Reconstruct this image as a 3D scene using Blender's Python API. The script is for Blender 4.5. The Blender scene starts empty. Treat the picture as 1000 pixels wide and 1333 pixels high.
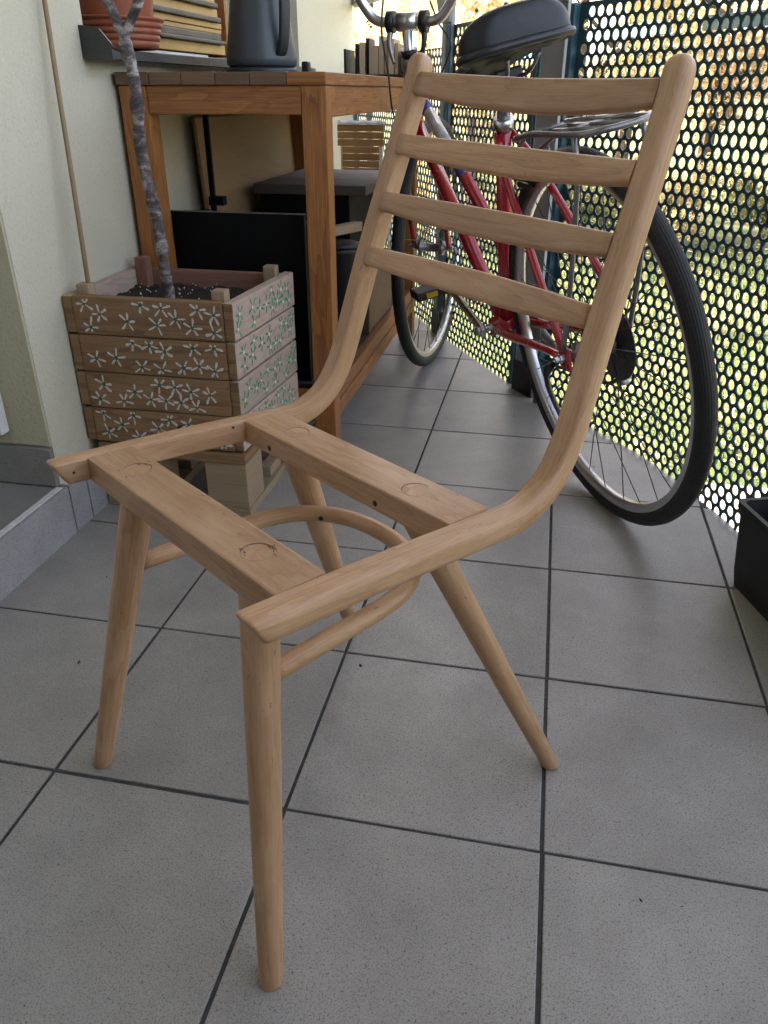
import bpy, bmesh, math, random
from mathutils import Vector, Matrix, Euler, noise

random.seed(7)
scene = bpy.context.scene
COL = scene.collection

# ------------------------------------------------------------------ camera
cam_d = bpy.data.cameras.new('camera')
cam_d.sensor_fit = 'VERTICAL'
cam_d.sensor_height = 36.0
cam_d.lens = 36.0 * 1017.15 / 1333.0
cam_d.clip_start = 0.02
cam_d.clip_end = 2000
cam = bpy.data.objects.new('camera', cam_d)
COL.objects.link(cam)
yaw, pitch, roll = -0.198499, 0.494452, 0.001596
fwd = Vector((math.sin(yaw) * math.cos(pitch), math.cos(yaw) * math.cos(pitch), -math.sin(pitch)))
right = Vector((math.cos(yaw), -math.sin(yaw), 0))
up = right.cross(fwd)
r2 = right * math.cos(roll) + up * math.sin(roll)
u2 = up * math.cos(roll) - right * math.sin(roll)
cam.matrix_world = Matrix.Translation((0.242597, -0.911545, 0.748358)) @ Matrix((r2, u2, -fwd)).transposed().to_4x4()
scene.camera = cam

# ------------------------------------------------------------------ sky, sun, exposure
SUN_EL = math.radians(38)
SUN_DIR = Vector((-0.93, 0.30, 0)).normalized()          # horizontal direction towards the sun
world = bpy.data.worlds.new('World')
scene.world = world
world.use_nodes = True
wn = world.node_tree
bg = wn.nodes['Background']
sky = wn.nodes.new('ShaderNodeTexSky')
sky.sky_type = 'NISHITA'
sky.sun_disc = False
sky.sun_elevation = SUN_EL
sky.sun_rotation = math.atan2(SUN_DIR.x, SUN_DIR.y)
sky.dust_density = 4.5
sky.air_density = 0.6
sky.ozone_density = 0.5
wn.links.new(sky.outputs[0], bg.inputs[0])
bg.inputs[1].default_value = 0.15
sun_d = bpy.data.lights.new('sun', 'SUN')
sun_d.energy = 2.1
sun_d.angle = math.radians(0.53)
sun_d.color = (1.0, 0.96, 0.90)
sun = bpy.data.objects.new('sun', sun_d)
COL.objects.link(sun)
sv = Vector((SUN_DIR.x * math.cos(SUN_EL), SUN_DIR.y * math.cos(SUN_EL), math.sin(SUN_EL)))
sun.rotation_euler = sv.to_track_quat('Z', 'Y').to_euler()
sun.location = (-6, 2, 8)
vs = scene.view_settings
vs.view_transform = 'Standard'
vs.look = 'None'
vs.gamma = 1
vs.use_curve_mapping = False
vs.exposure = 3.75
vs.use_white_balance = True          # the photograph is balanced for open shade
vs.white_balance_temperature = 9300
vs.white_balance_tint = 13

# ------------------------------------------------------------------ materials
MATS = {}


class NT:
    """small helper round one node tree"""
    def __init__(self, name):
        self.m = bpy.data.materials.new(name)
        self.m.use_nodes = True
        self.t = self.m.node_tree
        self.b = self.t.nodes['Principled BSDF']
        MATS[name] = self.m

    def n(self, typ, **kw):
        nd = self.t.nodes.new(typ)
        for k, v in kw.items():
            if k.startswith('i_'):
                key = k[2:]
                key = int(key) if key.isdigit() else key.replace('_', ' ')
                nd.inputs[key].default_value = v
            else:
                setattr(nd, k, v)
        return nd

    def l(self, a, b):
        self.t.links.new(a, b)

    def noise(self, vec, scale, detail=4, rough=0.55, dist=0.0):
        nd = self.n('ShaderNodeTexNoise')
        nd.inputs['Scale'].default_value = scale
        nd.inputs['Detail'].default_value = detail
        nd.inputs['Roughness'].default_value = rough
        nd.inputs['Distortion'].default_value = dist
        if vec is not None:
            self.l(vec, nd.inputs['Vector'])
        return nd.outputs['Fac']

    def ramp(self, fac, stops):
        nd = self.n('ShaderNodeValToRGB')
        e = nd.color_ramp.elements
        e[0].position, e[0].color = stops[0][0], (*stops[0][1], 1)
        e[1].position, e[1].color = stops[-1][0], (*stops[-1][1], 1)
        for p, c in stops[1:-1]:
            k = e.new(p)
            k.color = (*c, 1)
        self.l(fac, nd.inputs[0])
        return nd.outputs[0]

    def mix(self, fac, a, b, mode='MIX'):
        nd = self.n('ShaderNodeMix', data_type='RGBA', blend_type=mode)
        for sock, v in ((nd.inputs['Factor'], fac), (nd.inputs[6], a), (nd.inputs[7], b)):
            if hasattr(v, 'links'):
                self.l(v, sock)
            elif isinstance(v, tuple):
                sock.default_value = (*v, 1)
            else:
                sock.default_value = v
        return nd.outputs[2]

    def math(self, op, a, b=0.0):
        nd = self.n('ShaderNodeMath', operation=op)
        for i, v in enumerate((a, b)):
            if hasattr(v, 'links'):
                self.l(v, nd.inputs[i])
            else:
                nd.inputs[i].default_value = v
        return nd.outputs[0]

    def mapping(self, vec, scale=(1, 1, 1), loc=(0, 0, 0)):
        nd = self.n('ShaderNodeMapping')
        nd.inputs['Scale'].default_value = scale
        nd.inputs['Location'].default_value = loc
        self.l(vec, nd.inputs[0])
        return nd.outputs[0]

    def bump(self, h, strength=0.3, dist=0.002):
        nd = self.n('ShaderNodeBump')
        nd.inputs['Strength'].default_value = strength
        nd.inputs['Distance'].default_value = dist
        self.l(h, nd.inputs['Height'])
        self.l(nd.outputs[0], self.b.inputs['Normal'])

    def base(self, c):
        if hasattr(c, 'links'):
            self.l(c, self.b.inputs['Base Color'])
        else:
            self.b.inputs['Base Color'].default_value = (*c, 1)

    def set(self, rough=None, metal=None, spec=None, coat=None):
        if rough is not None:
            if hasattr(rough, 'links'):
                self.l(rough, self.b.inputs['Roughness'])
            else:
                self.b.inputs['Roughness'].default_value = rough
        if metal is not None:
            self.b.inputs['Metallic'].default_value = metal
        if spec is not None:
            self.b.inputs['Specular IOR Level'].default_value = spec
        if coat is not None:
            self.b.inputs['Coat Weight'].default_value = coat
            self.b.inputs['Coat Roughness'].default_value = 0.15


def plain(name, col, rough=0.5, metal=0.0, var=0.12, scale=25, bump=0.0, coat=None, spec=None):
    t = NT(name)
    tc = t.n('ShaderNodeTexCoord')
    f = t.noise(tc.outputs['Object'], scale, 5, 0.6)
    dark = tuple(c * (1 - var * 2) for c in col)
    light = tuple(min(1, c * (1 + var)) for c in col)
    t.base(t.ramp(f, [(0.25, dark), (0.75, light)]))
    f2 = t.noise(tc.outputs['Object'], scale * 3, 3)
    t.set(rough=t.math('ADD', t.math('MULTIPLY', f2, 0.2), max(0.02, rough - 0.1)), metal=metal, coat=coat, spec=spec)
    if bump:
        t.bump(t.noise(tc.outputs['Object'], scale * 8, 4), bump, 0.001)
    return t.m


def wood(name, light, mid, dark, rough=0.5, fine=1.0, rings=9.0, weather=0.0, wcol=(0.3, 0.29, 0.27), bump=0.12, knots=0.0, ringmix=0.75, sanded=0.0, streak=0.9):
    """grain runs along U (metres) of the uv map; V runs across"""
    t = NT(name)
    uv = t.n('ShaderNodeUVMap', uv_map='grain').outputs[0]
    oi = t.n('ShaderNodeObjectInfo').outputs['Random']
    comb = t.n('ShaderNodeCombineXYZ')
    t.l(t.math('MULTIPLY', oi, 17.0), comb.inputs[0])
    t.l(t.math('MULTIPLY', oi, 31.0), comb.inputs[1])
    off = t.n('ShaderNodeVectorMath', operation='ADD')
    t.l(uv, off.inputs[0])
    t.l(comb.outputs[0], off.inputs[1])
    v = off.outputs[0]
    broad = t.noise(t.mapping(v, (2.2, 14, 1)), 1.0, 3, 0.5, 0.3)
    ring = t.math('FRACT', t.math('MULTIPLY', broad, rings))
    ring = t.math('POWER', ring, 2.2)
    fine1 = t.noise(t.mapping(v, (9 * fine, 420 * fine, 1)), 1.0, 4, 0.65)
    fine2 = t.noise(t.mapping(v, (40 * fine, 900 * fine, 1)), 1.0, 2, 0.6)
    c = t.mix(t.math('MULTIPLY', ring, ringmix), light, mid)
    c = t.mix(t.math('MULTIPLY', t.math('GREATER_THAN', fine2, 0.63), 0.35), c, dark)
    c = t.mix(t.math('MULTIPLY', t.math('MAXIMUM', t.math('SUBTRACT', fine1, 0.35), 0.0), streak), c, dark)
    blot = t.noise(t.mapping(v, (5, 12, 1)), 1.0, 4, 0.6)
    c = t.mix(t.math('MULTIPLY', t.math('MAXIMUM', t.math('SUBTRACT', blot, 0.52), 0.0), 2.0), c, mid)
    if weather:
        w = t.noise(t.mapping(v, (6, 40, 1)), 1.0, 5, 0.65)
        c = t.mix(t.math('MULTIPLY', w, weather), c, wcol)
    if knots:
        vo = t.n('ShaderNodeTexVoronoi')
        vo.inputs['Scale'].default_value = 1.0
        t.l(t.mapping(v, (7, 16, 1)), vo.inputs['Vector'])
        k = t.math('LESS_THAN', vo.outputs['Distance'], 0.10)
        c = t.mix(t.math('MULTIPLY', k, knots), c, tuple(x * 0.25 for x in dark))
    if sanded:
        pale = t.noise(t.mapping(v, (7, 30, 1), (4, 2, 0)), 1.0, 4, 0.6, 0.5)
        c = t.mix(t.math('MULTIPLY', t.math('MAXIMUM', t.math('SUBTRACT', pale, 0.47), 0.0), 3.0 * sanded), c, tuple(min(1, x * y) for x, y in zip(light, (1.13, 1.22, 1.34))))
        mark = t.noise(t.mapping(v, (90, 260, 1), (1, 7, 0)), 1.0, 4, 0.7)
        zone = t.noise(t.mapping(v, (9, 22, 1), (8, 3, 0)), 1.0, 2, 0.5)
        c = t.mix(t.math('MULTIPLY', t.math('MULTIPLY', t.math('GREATER_THAN', mark, 0.63), t.math('GREATER_THAN', zone, 0.56)), 0.55 * sanded), c, dark)
    # each piece a shade of its own
    hs = t.n('ShaderNodeHueSaturation')
    t.l(c, hs.inputs['Color'])
    t.l(t.math('ADD', t.math('MULTIPLY', oi, 0.22), 0.89), hs.inputs['Value'])
    t.base(hs.outputs[0])
    t.set(rough=t.math('ADD', t.math('MULTIPLY', fine1, 0.25), rough - 0.1))
    t.bump(fine1, bump, 0.0008)
    return t.m


beech = wood('beech', (0.585, 0.335, 0.182), (0.43, 0.205, 0.095), (0.16, 0.058, 0.02), rough=0.42, rings=13, bump=0.14, ringmix=0.5, sanded=1.0)
acacia = wood('oiled_wood', (0.47, 0.175, 0.05), (0.28, 0.085, 0.023), (0.06, 0.022, 0.010), rough=0.42, rings=10, bump=0.25, streak=2.0)
acacia_top = wood('worn_top_wood', (0.17, 0.08, 0.04), (0.10, 0.045, 0.023), (0.035, 0.018, 0.01), rough=0.5, rings=10, bump=0.25, weather=0.35, wcol=(0.2, 0.15, 0.11))
pine = wood('weathered_pine', (0.36, 0.19, 0.085), (0.21, 0.10, 0.042), (0.05, 0.024, 0.012), rough=0.7, rings=6, ringmix=1.0, weather=0.3, wcol=(0.19, 0.135, 0.09), bump=0.5, knots=0.8, streak=1.4)
pine_grey = wood('greyed_pine', (0.52, 0.38, 0.30), (0.38, 0.26, 0.195), (0.15, 0.09, 0.065), rough=0.75, rings=12, weather=0.5, wcol=(0.50, 0.40, 0.35), bump=0.5, knots=0.6)
pine_red = wood('reddish_pine', (0.30, 0.12, 0.075), (0.21, 0.075, 0.045), (0.09, 0.035, 0.025), rough=0.7, rings=9, weather=0.4, wcol=(0.25, 0.17, 0.14), bump=0.5)
pallet_wood = wood('pallet_wood', (0.42, 0.30, 0.18), (0.32, 0.21, 0.115), (0.14, 0.085, 0.045), rough=0.75, rings=8, weather=0.35, wcol=(0.27, 0.2, 0.15), bump=0.5, knots=0.6)
darkwood = wood('dark_board', (0.085, 0.055, 0.04), (0.06, 0.038, 0.028), (0.02, 0.014, 0.011), rough=0.6, rings=9, weather=0.5, wcol=(0.10, 0.085, 0.075), bump=0.4)
plywood = wood('brown_plywood', (0.30, 0.185, 0.09), (0.26, 0.155, 0.073), (0.17, 0.10, 0.045), rough=0.6, rings=4, bump=0.1)
yellowwood = wood('yellow_slat', (0.55, 0.33, 0.11), (0.46, 0.26, 0.08), (0.27, 0.14, 0.04), rough=0.5, rings=6, bump=0.1)
chairwood = wood('varnished_slat', (0.42, 0.22, 0.085), (0.35, 0.175, 0.065), (0.2, 0.095, 0.035), rough=0.45, rings=6, bump=0.1)
bamboo = wood('bamboo', (0.36, 0.24, 0.13), (0.29, 0.185, 0.1), (0.15, 0.09, 0.05), rough=0.5, rings=5, bump=0.1)
card = wood('kraft_board', (0.55, 0.42, 0.28), (0.48, 0.35, 0.22), (0.33, 0.23, 0.14), rough=0.8, rings=4, bump=0.1)


def make_tile(name, base, spk):
    t = NT(name)
    tc = t.n('ShaderNodeTexCoord')
    geo = t.n('ShaderNodeNewGeometry')
    p = geo.outputs['Position']
    oi = t.n('ShaderNodeObjectInfo').outputs['Random']
    cloud = t.noise(p, 9, 5, 0.6)
    c = t.ramp(cloud, [(0.3, tuple(x * 0.86 for x in base)), (0.7, tuple(x * 1.08 for x in base))])
    fine = t.noise(p, 560, 2, 0.55)
    c = t.mix(t.math('MULTIPLY', t.math('GREATER_THAN', fine, 0.56), 0.42), c, spk)
    fine2 = t.noise(p, 380, 3, 0.6)
    c = t.mix(t.math('MULTIPLY', t.math('GREATER_THAN', fine2, 0.64), 0.8), c, tuple(x * 0.5 for x in spk))
    fl = t.noise(p, 480, 2, 0.5)
    c = t.mix(t.math('MULTIPLY', t.math('GREATER_THAN', fl, 0.64), 0.25), c, tuple(min(1, x * 1.5) for x in base))
    dirt = t.noise(p, 3.2, 6, 0.7)
    c = t.mix(t.math('MULTIPLY', t.math('MAXIMUM', t.math('SUBTRACT', dirt, 0.50), 0.0), 1.8), c, tuple(x * 0.55 for x in base))
    # scuffs and dried drips with a shape of their own
    sc = t.noise(t.mapping(p, (30, 6, 1), (3, 1, 0)), 1.6, 5, 0.75, 1.0)
    c = t.mix(t.math('MULTIPLY', t.math('GREATER_THAN', sc, 0.70), 0.22), c, tuple(x * 0.6 for x in base))
    hs = t.n('ShaderNodeHueSaturation')
    t.l(c, hs.inputs['Color'])
    t.l(t.math('ADD', t.math('MULTIPLY', oi, 0.15), 0.925), hs.inputs['Value'])
    t.base(hs.outputs[0])
    r = t.noise(p, 14, 5, 0.65)
    t.set(rough=t.math('ADD', t.math('MULTIPLY', r, 0.30), 0.20), spec=0.5)
    t.bump(t.math('ADD', fine, t.math('MULTIPLY', cloud, 0.5)), 0.12, 0.0006)
    return t.m


tile_mat = make_tile('stoneware_tile', (0.375, 0.355, 0.325), (0.105, 0.10, 0.092))
step_mat = make_tile('threshold_tile', (0.36, 0.355, 0.345), (0.14, 0.14, 0.135))
stone_mat = make_tile('reveal_stone', (0.24, 0.225, 0.205), (0.11, 0.10, 0.095))
grout = plain('grout', (0.075, 0.074, 0.072), 0.9, var=0.3, scale=60, bump=0.4)
grout_white = plain('white_grout', (0.62, 0.61, 0.59), 0.8, scale=60)


def stucco(name, col, sc=190):
    t = NT(name)
    p = t.n('ShaderNodeNewGeometry').outputs['Position']
    a = t.noise(p, sc, 4, 0.6)
    vo = t.n('ShaderNodeTexVoronoi')
    vo.inputs['Scale'].default_value = sc * 0.9
    t.l(p, vo.inputs['Vector'])
    big = t.noise(p, 2.5, 4, 0.6)
    c = t.ramp(big, [(0.3, tuple(x * 0.93 for x in col)), (0.7, col)])
    pit = t.math('LESS_THAN', a, 0.40)
    c = t.mix(t.math('MULTIPLY', pit, 0.25), c, tuple(x * 0.6 for x in col))
    t.base(c)
    t.set(rough=0.9, spec=0.2)
    t.bump(t.math('ADD', a, t.math('MULTIPLY', vo.outputs['Distance'], 0.5)), 0.65, 0.0022)
    return t.m


wall_mat = stucco('cream_stucco', (0.60, 0.56, 0.435))
reveal_mat = stucco('sand_stucco', (0.50, 0.45, 0.31), 170)
fill_block_mat = stucco('fill_block_stucco', (0.20, 0.19, 0.17), 170)  # kept dark to cut fill light from behind the camera
block_slab_mat = plain('block_slab_grey', (0.42, 0.41, 0.39), 0.9, var=0.03)  # grey lowered to cut bounce from the unseen overhead slab

petrol = plain('petrol_powdercoat', (0.022, 0.090, 0.108), 0.45, var=0.15, scale=18, bump=0.05)
petrol_frame = plain('petrol_frame', (0.02, 0.11, 0.15), 0.45, var=0.12, scale=18)
steel_grey = plain('grey_steel', (0.30, 0.335, 0.355), 0.45, metal=0.0, var=0.12, scale=12)
cyan_frame = plain('bright_blue_frame', (0.02, 0.22, 0.34), 0.4, var=0.1)
red_paint = plain('red_bike_paint', (0.46, 0.014, 0.026), 0.25, var=0.08, coat=0.8)
blue_decal = plain('blue_decal', (0.035, 0.05, 0.25), 0.3, coat=0.6)
white_decal = plain('silver_white_decal', (0.5, 0.51, 0.53), 0.3, var=0.25, scale=45, coat=0.6)
chrome = plain('brushed_alloy', (0.62, 0.63, 0.65), 0.3, metal=1.0, var=0.02, scale=4)
alloy_dark = plain('dull_alloy', (0.30, 0.30, 0.31), 0.4, metal=0.9, var=0.12)
spoke_mat = plain('spoke_steel', (0.10, 0.10, 0.105), 0.35, metal=0.8, var=0.1)
black_plastic = plain('black_plastic', (0.012, 0.012, 0.013), 0.45, var=0.15)
yellow_refl = plain('amber_reflector', (0.65, 0.42, 0.02), 0.25, var=0.1)
saddle_mat = plain('saddle_vinyl', (0.010, 0.0115, 0.0145), 0.5, var=0.15, scale=60, bump=0.25)
saddle_low = plain('saddle_bumper', (0.022, 0.024, 0.028), 0.4, var=0.1)
terracotta = plain('terracotta_plastic', (0.30, 0.075, 0.035), 0.5, var=0.1, scale=12, bump=0.05)
jug_mat = plain('slate_plastic', (0.055, 0.068, 0.078), 0.42, var=0.06, scale=8)
jug_dark = plain('slate_plastic_dark', (0.022, 0.028, 0.034), 0.4, var=0.06, scale=8)
sill_mat = plain('sill_metal', (0.07, 0.072, 0.075), 0.4, metal=0.5, var=0.25, scale=9)
black_board = plain('black_laminate', (0.004, 0.0045, 0.0055), 0.6, var=0.2, scale=5, spec=0.15)
slate_shelf = plain('slate_grey_shelf', (0.05, 0.052, 0.056), 0.7, var=0.25, scale=10)
soil_mat = plain('potting_soil', (0.03, 0.019, 0.012), 0.95, var=0.4, scale=120, bump=0.9)
perlite = plain('perlite', (0.7, 0.69, 0.66), 0.9)
white_plastic = plain('white_paint', (0.75, 0.75, 0.74), 0.45, var=0.04)
white_cloth = plain('white_sheet', (0.68, 0.71, 0.76), 0.7, var=0.08)
petal_white = plain('petal_paint', (0.72, 0.66, 0.60), 0.7, var=0.28, scale=260)
petal_green = plain('green_paint', (0.012, 0.13, 0.055), 0.6, var=0.2, scale=120)
petal_teal = plain('teal_paint', (0.035, 0.30, 0.17), 0.6, var=0.3, scale=120)
glue = plain('glue_line', (0.17, 0.088, 0.045), 0.8)
seam = plain('dark_seam', (0.045, 0.026, 0.015), 0.8)
black_rubber_pot = plain('black_pot', (0.010, 0.010, 0.011), 0.5, var=0.15)
window_dark = plain('window_glass', (0.03, 0.035, 0.04), 0.08, var=0.05)

# tyre with fine tread
t = NT('tyre_rubber')
uv = t.n('ShaderNodeUVMap', uv_map='grain').outputs[0]
sep = t.n('ShaderNodeSeparateXYZ')
t.l(uv, sep.inputs[0])
g1 = t.math('SINE', t.math('MULTIPLY', sep.outputs[1], 1500.0))
g2 = t.math('SINE', t.math('MULTIPLY', sep.outputs[0], 700.0))
t.base((0.013, 0.013, 0.014))
t.set(rough=0.6)
t.bump(t.math('ADD', g1, t.math('MULTIPLY', g2, 0.6)), 0.28, 0.0012)
tyre_mat = t.m

# birch-like bark
t = NT('bark')
tc = t.n('ShaderNodeTexCoord')
p = tc.outputs['Object']
band = t.noise(t.mapping(p, (16, 16, 34)), 1.0, 6, 0.72, 0.6)
fine = t.noise(t.mapping(p, (90, 90, 220)), 1.0, 4, 0.6)
sepz = t.n('ShaderNodeSeparateXYZ')
t.l(p, sepz.inputs[0])
patch = t.noise(t.mapping(p, (18, 18, 14)), 1.0, 3, 0.6)
c = t.ramp(band, [(0.41, (0.026, 0.017, 0.020)), (0.50, (0.13, 0.10, 0.095)), (0.60, (0.46, 0.43, 0.41))])
c = t.mix(t.math('MULTIPLY', t.math('GREATER_THAN', patch, 0.58), 0.6), c, (0.09, 0.045, 0.05))
c = t.mix(t.math('MULTIPLY', fine, 0.5), c, (0.12, 0.095, 0.085))
t.base(c)
t.set(rough=0.85)
t.bump(t.math('ADD', band, fine), 0.8, 0.004)
bark_mat = t.m


def foliage(name, a, b):
    t = NT(name)
    p = t.n('ShaderNodeNewGeometry').outputs['Position']
    f = t.noise(p, 2.3, 3, 0.6)
    f2 = t.noise(p, 17, 2, 0.6)
    c = t.mix(t.math('ADD', t.math('MULTIPLY', f, 0.7), t.math('MULTIPLY', f2, 0.4)), a, b)
    t.base(c)
    t.set(rough=0.6, spec=0.3)
    out = t.t.nodes['Material Output']
    tr = t.n('ShaderNodeBsdfTranslucent')
    t.l(c, tr.inputs[0])
    mx = t.n('ShaderNodeMixShader')
    mx.inputs[0].default_value = 0.45
    t.l(t.b.outputs[0], mx.inputs[1])
    t.l(tr.outputs[0], mx.inputs[2])
    t.l(mx.outputs[0], out.inputs[0])
    return t.m


leaf_yellow = foliage('yellow_leaves', (0.46, 0.39, 0.22), (0.36, 0.34, 0.21))
leaf_orange = foliage('orange_leaves', (0.46, 0.32, 0.215), (0.40, 0.34, 0.22))
leaf_green = foliage('green_leaves', (0.13, 0.17, 0.07), (0.25, 0.25, 0.12))
grass_mat = foliage('grass_blades', (0.022, 0.060, 0.012), (0.040, 0.072, 0.020))
trunk_mat = plain('tree_bark', (0.10, 0.08, 0.06), 0.9, var=0.3, scale=14, bump=0.6)

t = NT('lawn_ground')
p = t.n('ShaderNodeNewGeometry').outputs['Position']
f = t.noise(p, 1.3, 6, 0.65)
c = t.ramp(f, [(0.3, (0.022, 0.052, 0.011)), (0.5, (0.034, 0.06, 0.016)), (0.7, (0.11, 0.10, 0.07))])
t.base(c)
t.set(rough=0.95)
t.bump(t.noise(p, 60, 4), 0.6, 0.02)
lawn_mat = t.m
path_mat = plain('concrete_path', (0.34, 0.335, 0.33), 0.9, var=0.12, scale=6, bump=0.2)


# ------------------------------------------------------------------ helpers
def tag(o, label=None, cat=None, group=None, kind=None):
    if label: o['label'] = label
    if cat: o['category'] = cat
    if group: o['group'] = group
    if kind: o['kind'] = kind
    return o


def empty(name, loc=(0, 0, 0), rot=(0, 0, 0)):
    o = bpy.data.objects.new(name, None)
    COL.objects.link(o)
    o.empty_display_size = 0.05
    o.location = loc
    o.rotation_euler = rot
    return o


def link(name, me, mat, parent=None, smooth=False):
    o = bpy.data.objects.new(name, me)
    COL.objects.link(o)
    if mat is not None and not me.materials:
        for m in (mat if isinstance(mat, (list, tuple)) else [mat]):
            me.materials.append(m)
    if parent is not None:
        o.parent = parent
    if smooth:
        for p_ in me.polygons:
            p_.use_smooth = True
    return o


def box_mesh(name, size, bevel=0.002, seg=2, axis=None):
    """bevelled box centred on its origin; uv 'grain' runs along the longest side"""
    bm = bmesh.new()
    bmesh.ops.create_cube(bm, size=1.0)
    for v in bm.verts:
        v.co = Vector((v.co.x * size[0], v.co.y * size[1], v.co.z * size[2]))
    if bevel:
        bmesh.ops.bevel(bm, geom=bm.edges[:], offset=min(bevel, min(size) * 0.45), segments=seg, profile=0.6, affect='EDGES')
    if axis is None:
        axis = max(range(3), key=lambda i: size[i])
    uvl = bm.loops.layers.uv.new('grain')
    oth = [i for i in range(3) if i != axis]
    for f in bm.faces:
        nrm = f.normal
        for lp in f.loops:
            c = lp.vert.co
            if abs(nrm[axis]) > 0.8:      # end grain
                lp[uvl].uv = (c[oth[0]] * 0.12, c[oth[1]] * 1.0)
            else:
                lp[uvl].uv = (c[axis], c[oth[0]] + c[oth[1]])
    me = bpy.data.meshes.new(name)
    bm.to_mesh(me)
    bm.free()
    return me


def box(name, lo, hi, mat, parent=None, bevel=0.002, rot=None, seg=2, axis=None):
    size = tuple(hi[i] - lo[i] for i in range(3))
    ctr = tuple((hi[i] + lo[i]) / 2 for i in range(3))
    o = link(name, box_mesh(name, size, bevel, seg, axis), mat, parent)
    o.location = ctr
    if rot:
        o.rotation_euler = rot
    for p_ in o.data.polygons:
        p_.use_smooth = False
    return o


def sweep(name, path, sections, mat, parent=None, lateral=None, closed=False, cap=True, smooth=True, uvscale=1.0, frames=None):
    """path: points; sections: one section (list of (a, b)) or one per point; a along lateral, b along the other normal"""
    path = [Vector(p_) for p_ in path]
    n = len(path)
    single = not isinstance(sections[0][0], (list, tuple))
    verts, faces, uvs = [], [], []
    m = len(sections if single else sections[0])
    if frames is None:
        frames = []
        prevlat = None
        for i in range(n):
            if closed:
                tg = path[(i + 1) % n] - path[i - 1]
            else:
                tg = path[min(i + 1, n - 1)] - path[max(i - 1, 0)]
            tg.normalize()
            if lateral is not None:
                lat = Vector(lateral)
            elif prevlat is not None:
                lat = prevlat
            else:
                lat = Vector((0, 0, 1)) if abs(tg.z) < 0.9 else Vector((1, 0, 0))
            lat = (lat - tg * lat.dot(tg)).normalized()
            prevlat = lat
            frames.append((lat, lat.cross(tg).normalized()))
    arc = 0.0
    arcs = []
    for i in range(n):
        if i:
            arc += (path[i] - path[i - 1]).length
        arcs.append(arc)
        sec = sections if single else sections[i]
        lat, nor = frames[i]
        for a, b in sec:
            verts.append(path[i] + lat * a + nor * b)
    secs = [sections] * n if single else sections
    mid = secs[n // 2]
    per = [0.0]
    for k in range(m):
        a, b = mid[k], mid[(k + 1) % m]
        per.append(per[-1] + math.hypot(a[0] - b[0], a[1] - b[1]))
    rings = n if closed else n - 1
    total = arc + ((path[0] - path[-1]).length if closed else 0)
    for i in range(rings):
        j = (i + 1) % n
        u0 = arcs[i]
        u1 = arcs[j] if j else total
        for k in range(m):
            k2 = (k + 1) % m
            faces.append((i * m + k, i * m + k2, j * m + k2, j * m + k))
            uvs.append(((u0, per[k]), (u0, per[k + 1]), (u1, per[k + 1]), (u1, per[k])))
    if cap and not closed:
        faces.append(tuple(range(m - 1, -1, -1)))
        uvs.append(tuple((mid[k][0] * 0.1, mid[k][1]) for k in range(m - 1, -1, -1)))
        faces.append(tuple((n - 1) * m + k for k in range(m)))
        uvs.append(tuple((mid[k][0] * 0.1, mid[k][1]) for k in range(m)))
    me = bpy.data.meshes.new(name)
    me.from_pydata([tuple(v) for v in verts], [], faces)
    uvl = me.uv_layers.new(name='grain')
    li = 0
    for uvf in uvs:
        for uvv in uvf:
            uvl.data[li].uv = (uvv[0] * uvscale, uvv[1] * uvscale)
            li += 1
    bm = bmesh.new()
    bm.from_mesh(me)
    bmesh.ops.recalc_face_normals(bm, faces=bm.faces[:])
    bm.to_mesh(me)
    bm.free()
    o = link(name, me, mat, parent, smooth)
    if cap and not closed and smooth:
        for p_ in me.polygons:
            if len(p_.vertices) > 4:
                p_.use_smooth = False
    return o


def circ(r, n=12):
    return [(r * math.cos(2 * math.pi * k / n), r * math.sin(2 * math.pi * k / n)) for k in range(n)]


def tube(name, path, r, mat, parent=None, n=12, closed=False):
    if isinstance(r, (list, tuple)):
        return sweep(name, path, [circ(x, n) for x in r], mat, parent, closed=closed)
    return sweep(name, path, circ(r, n), mat, parent, closed=closed)


def rrect(w, h, radii, seg=4):
    """rounded rectangle, radii for corners (+a+b, -a+b, -a-b, +a-b)"""
    pts = []
    for (sx, sy), r, a0 in zip(((1, 1), (-1, 1), (-1, -1), (1, -1)), radii, (0, 90, 180, 270)):
        cx, cy = sx * (w / 2 - r), sy * (h / 2 - r)
        for k in range(seg + 1):
            a = math.radians(a0 + 90 * k / seg)
            pts.append((cx + r * math.cos(a), cy + r * math.sin(a)))
    return pts


def spline(pts, n):
    """Catmull-Rom through pts, n samples in all, even in arc length"""
    P = [Vector(p_) for p_ in pts]
    dense = []
    for i in range(len(P) - 1):
        p0 = P[i - 1] if i else P[0] * 2 - P[1]
        p1, p2 = P[i], P[i + 1]
        p3 = P[i + 2] if i + 2 < len(P) else P[-1] * 2 - P[-2]
        for k in range(24):
            t_ = k / 24
            dense.append(0.5 * ((2 * p1) + (p2 - p0) * t_ + (2 * p0 - 5 * p1 + 4 * p2 - p3) * t_ ** 2 + (3 * p1 - p0 - 3 * p2 + p3) * t_ ** 3))
    dense.append(P[-1])
    L = [0]
    for a, b in zip(dense, dense[1:]):
        L.append(L[-1] + (b - a).length)
    out = []
    j = 0
    for k in range(n):
        s = L[-1] * k / (n - 1)
        while j < len(L) - 2 and L[j + 1] < s:
            j += 1
        f = (s - L[j]) / max(1e-9, L[j + 1] - L[j])
        out.append(dense[j].lerp(dense[j + 1], min(1, f)))
    return out


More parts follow.
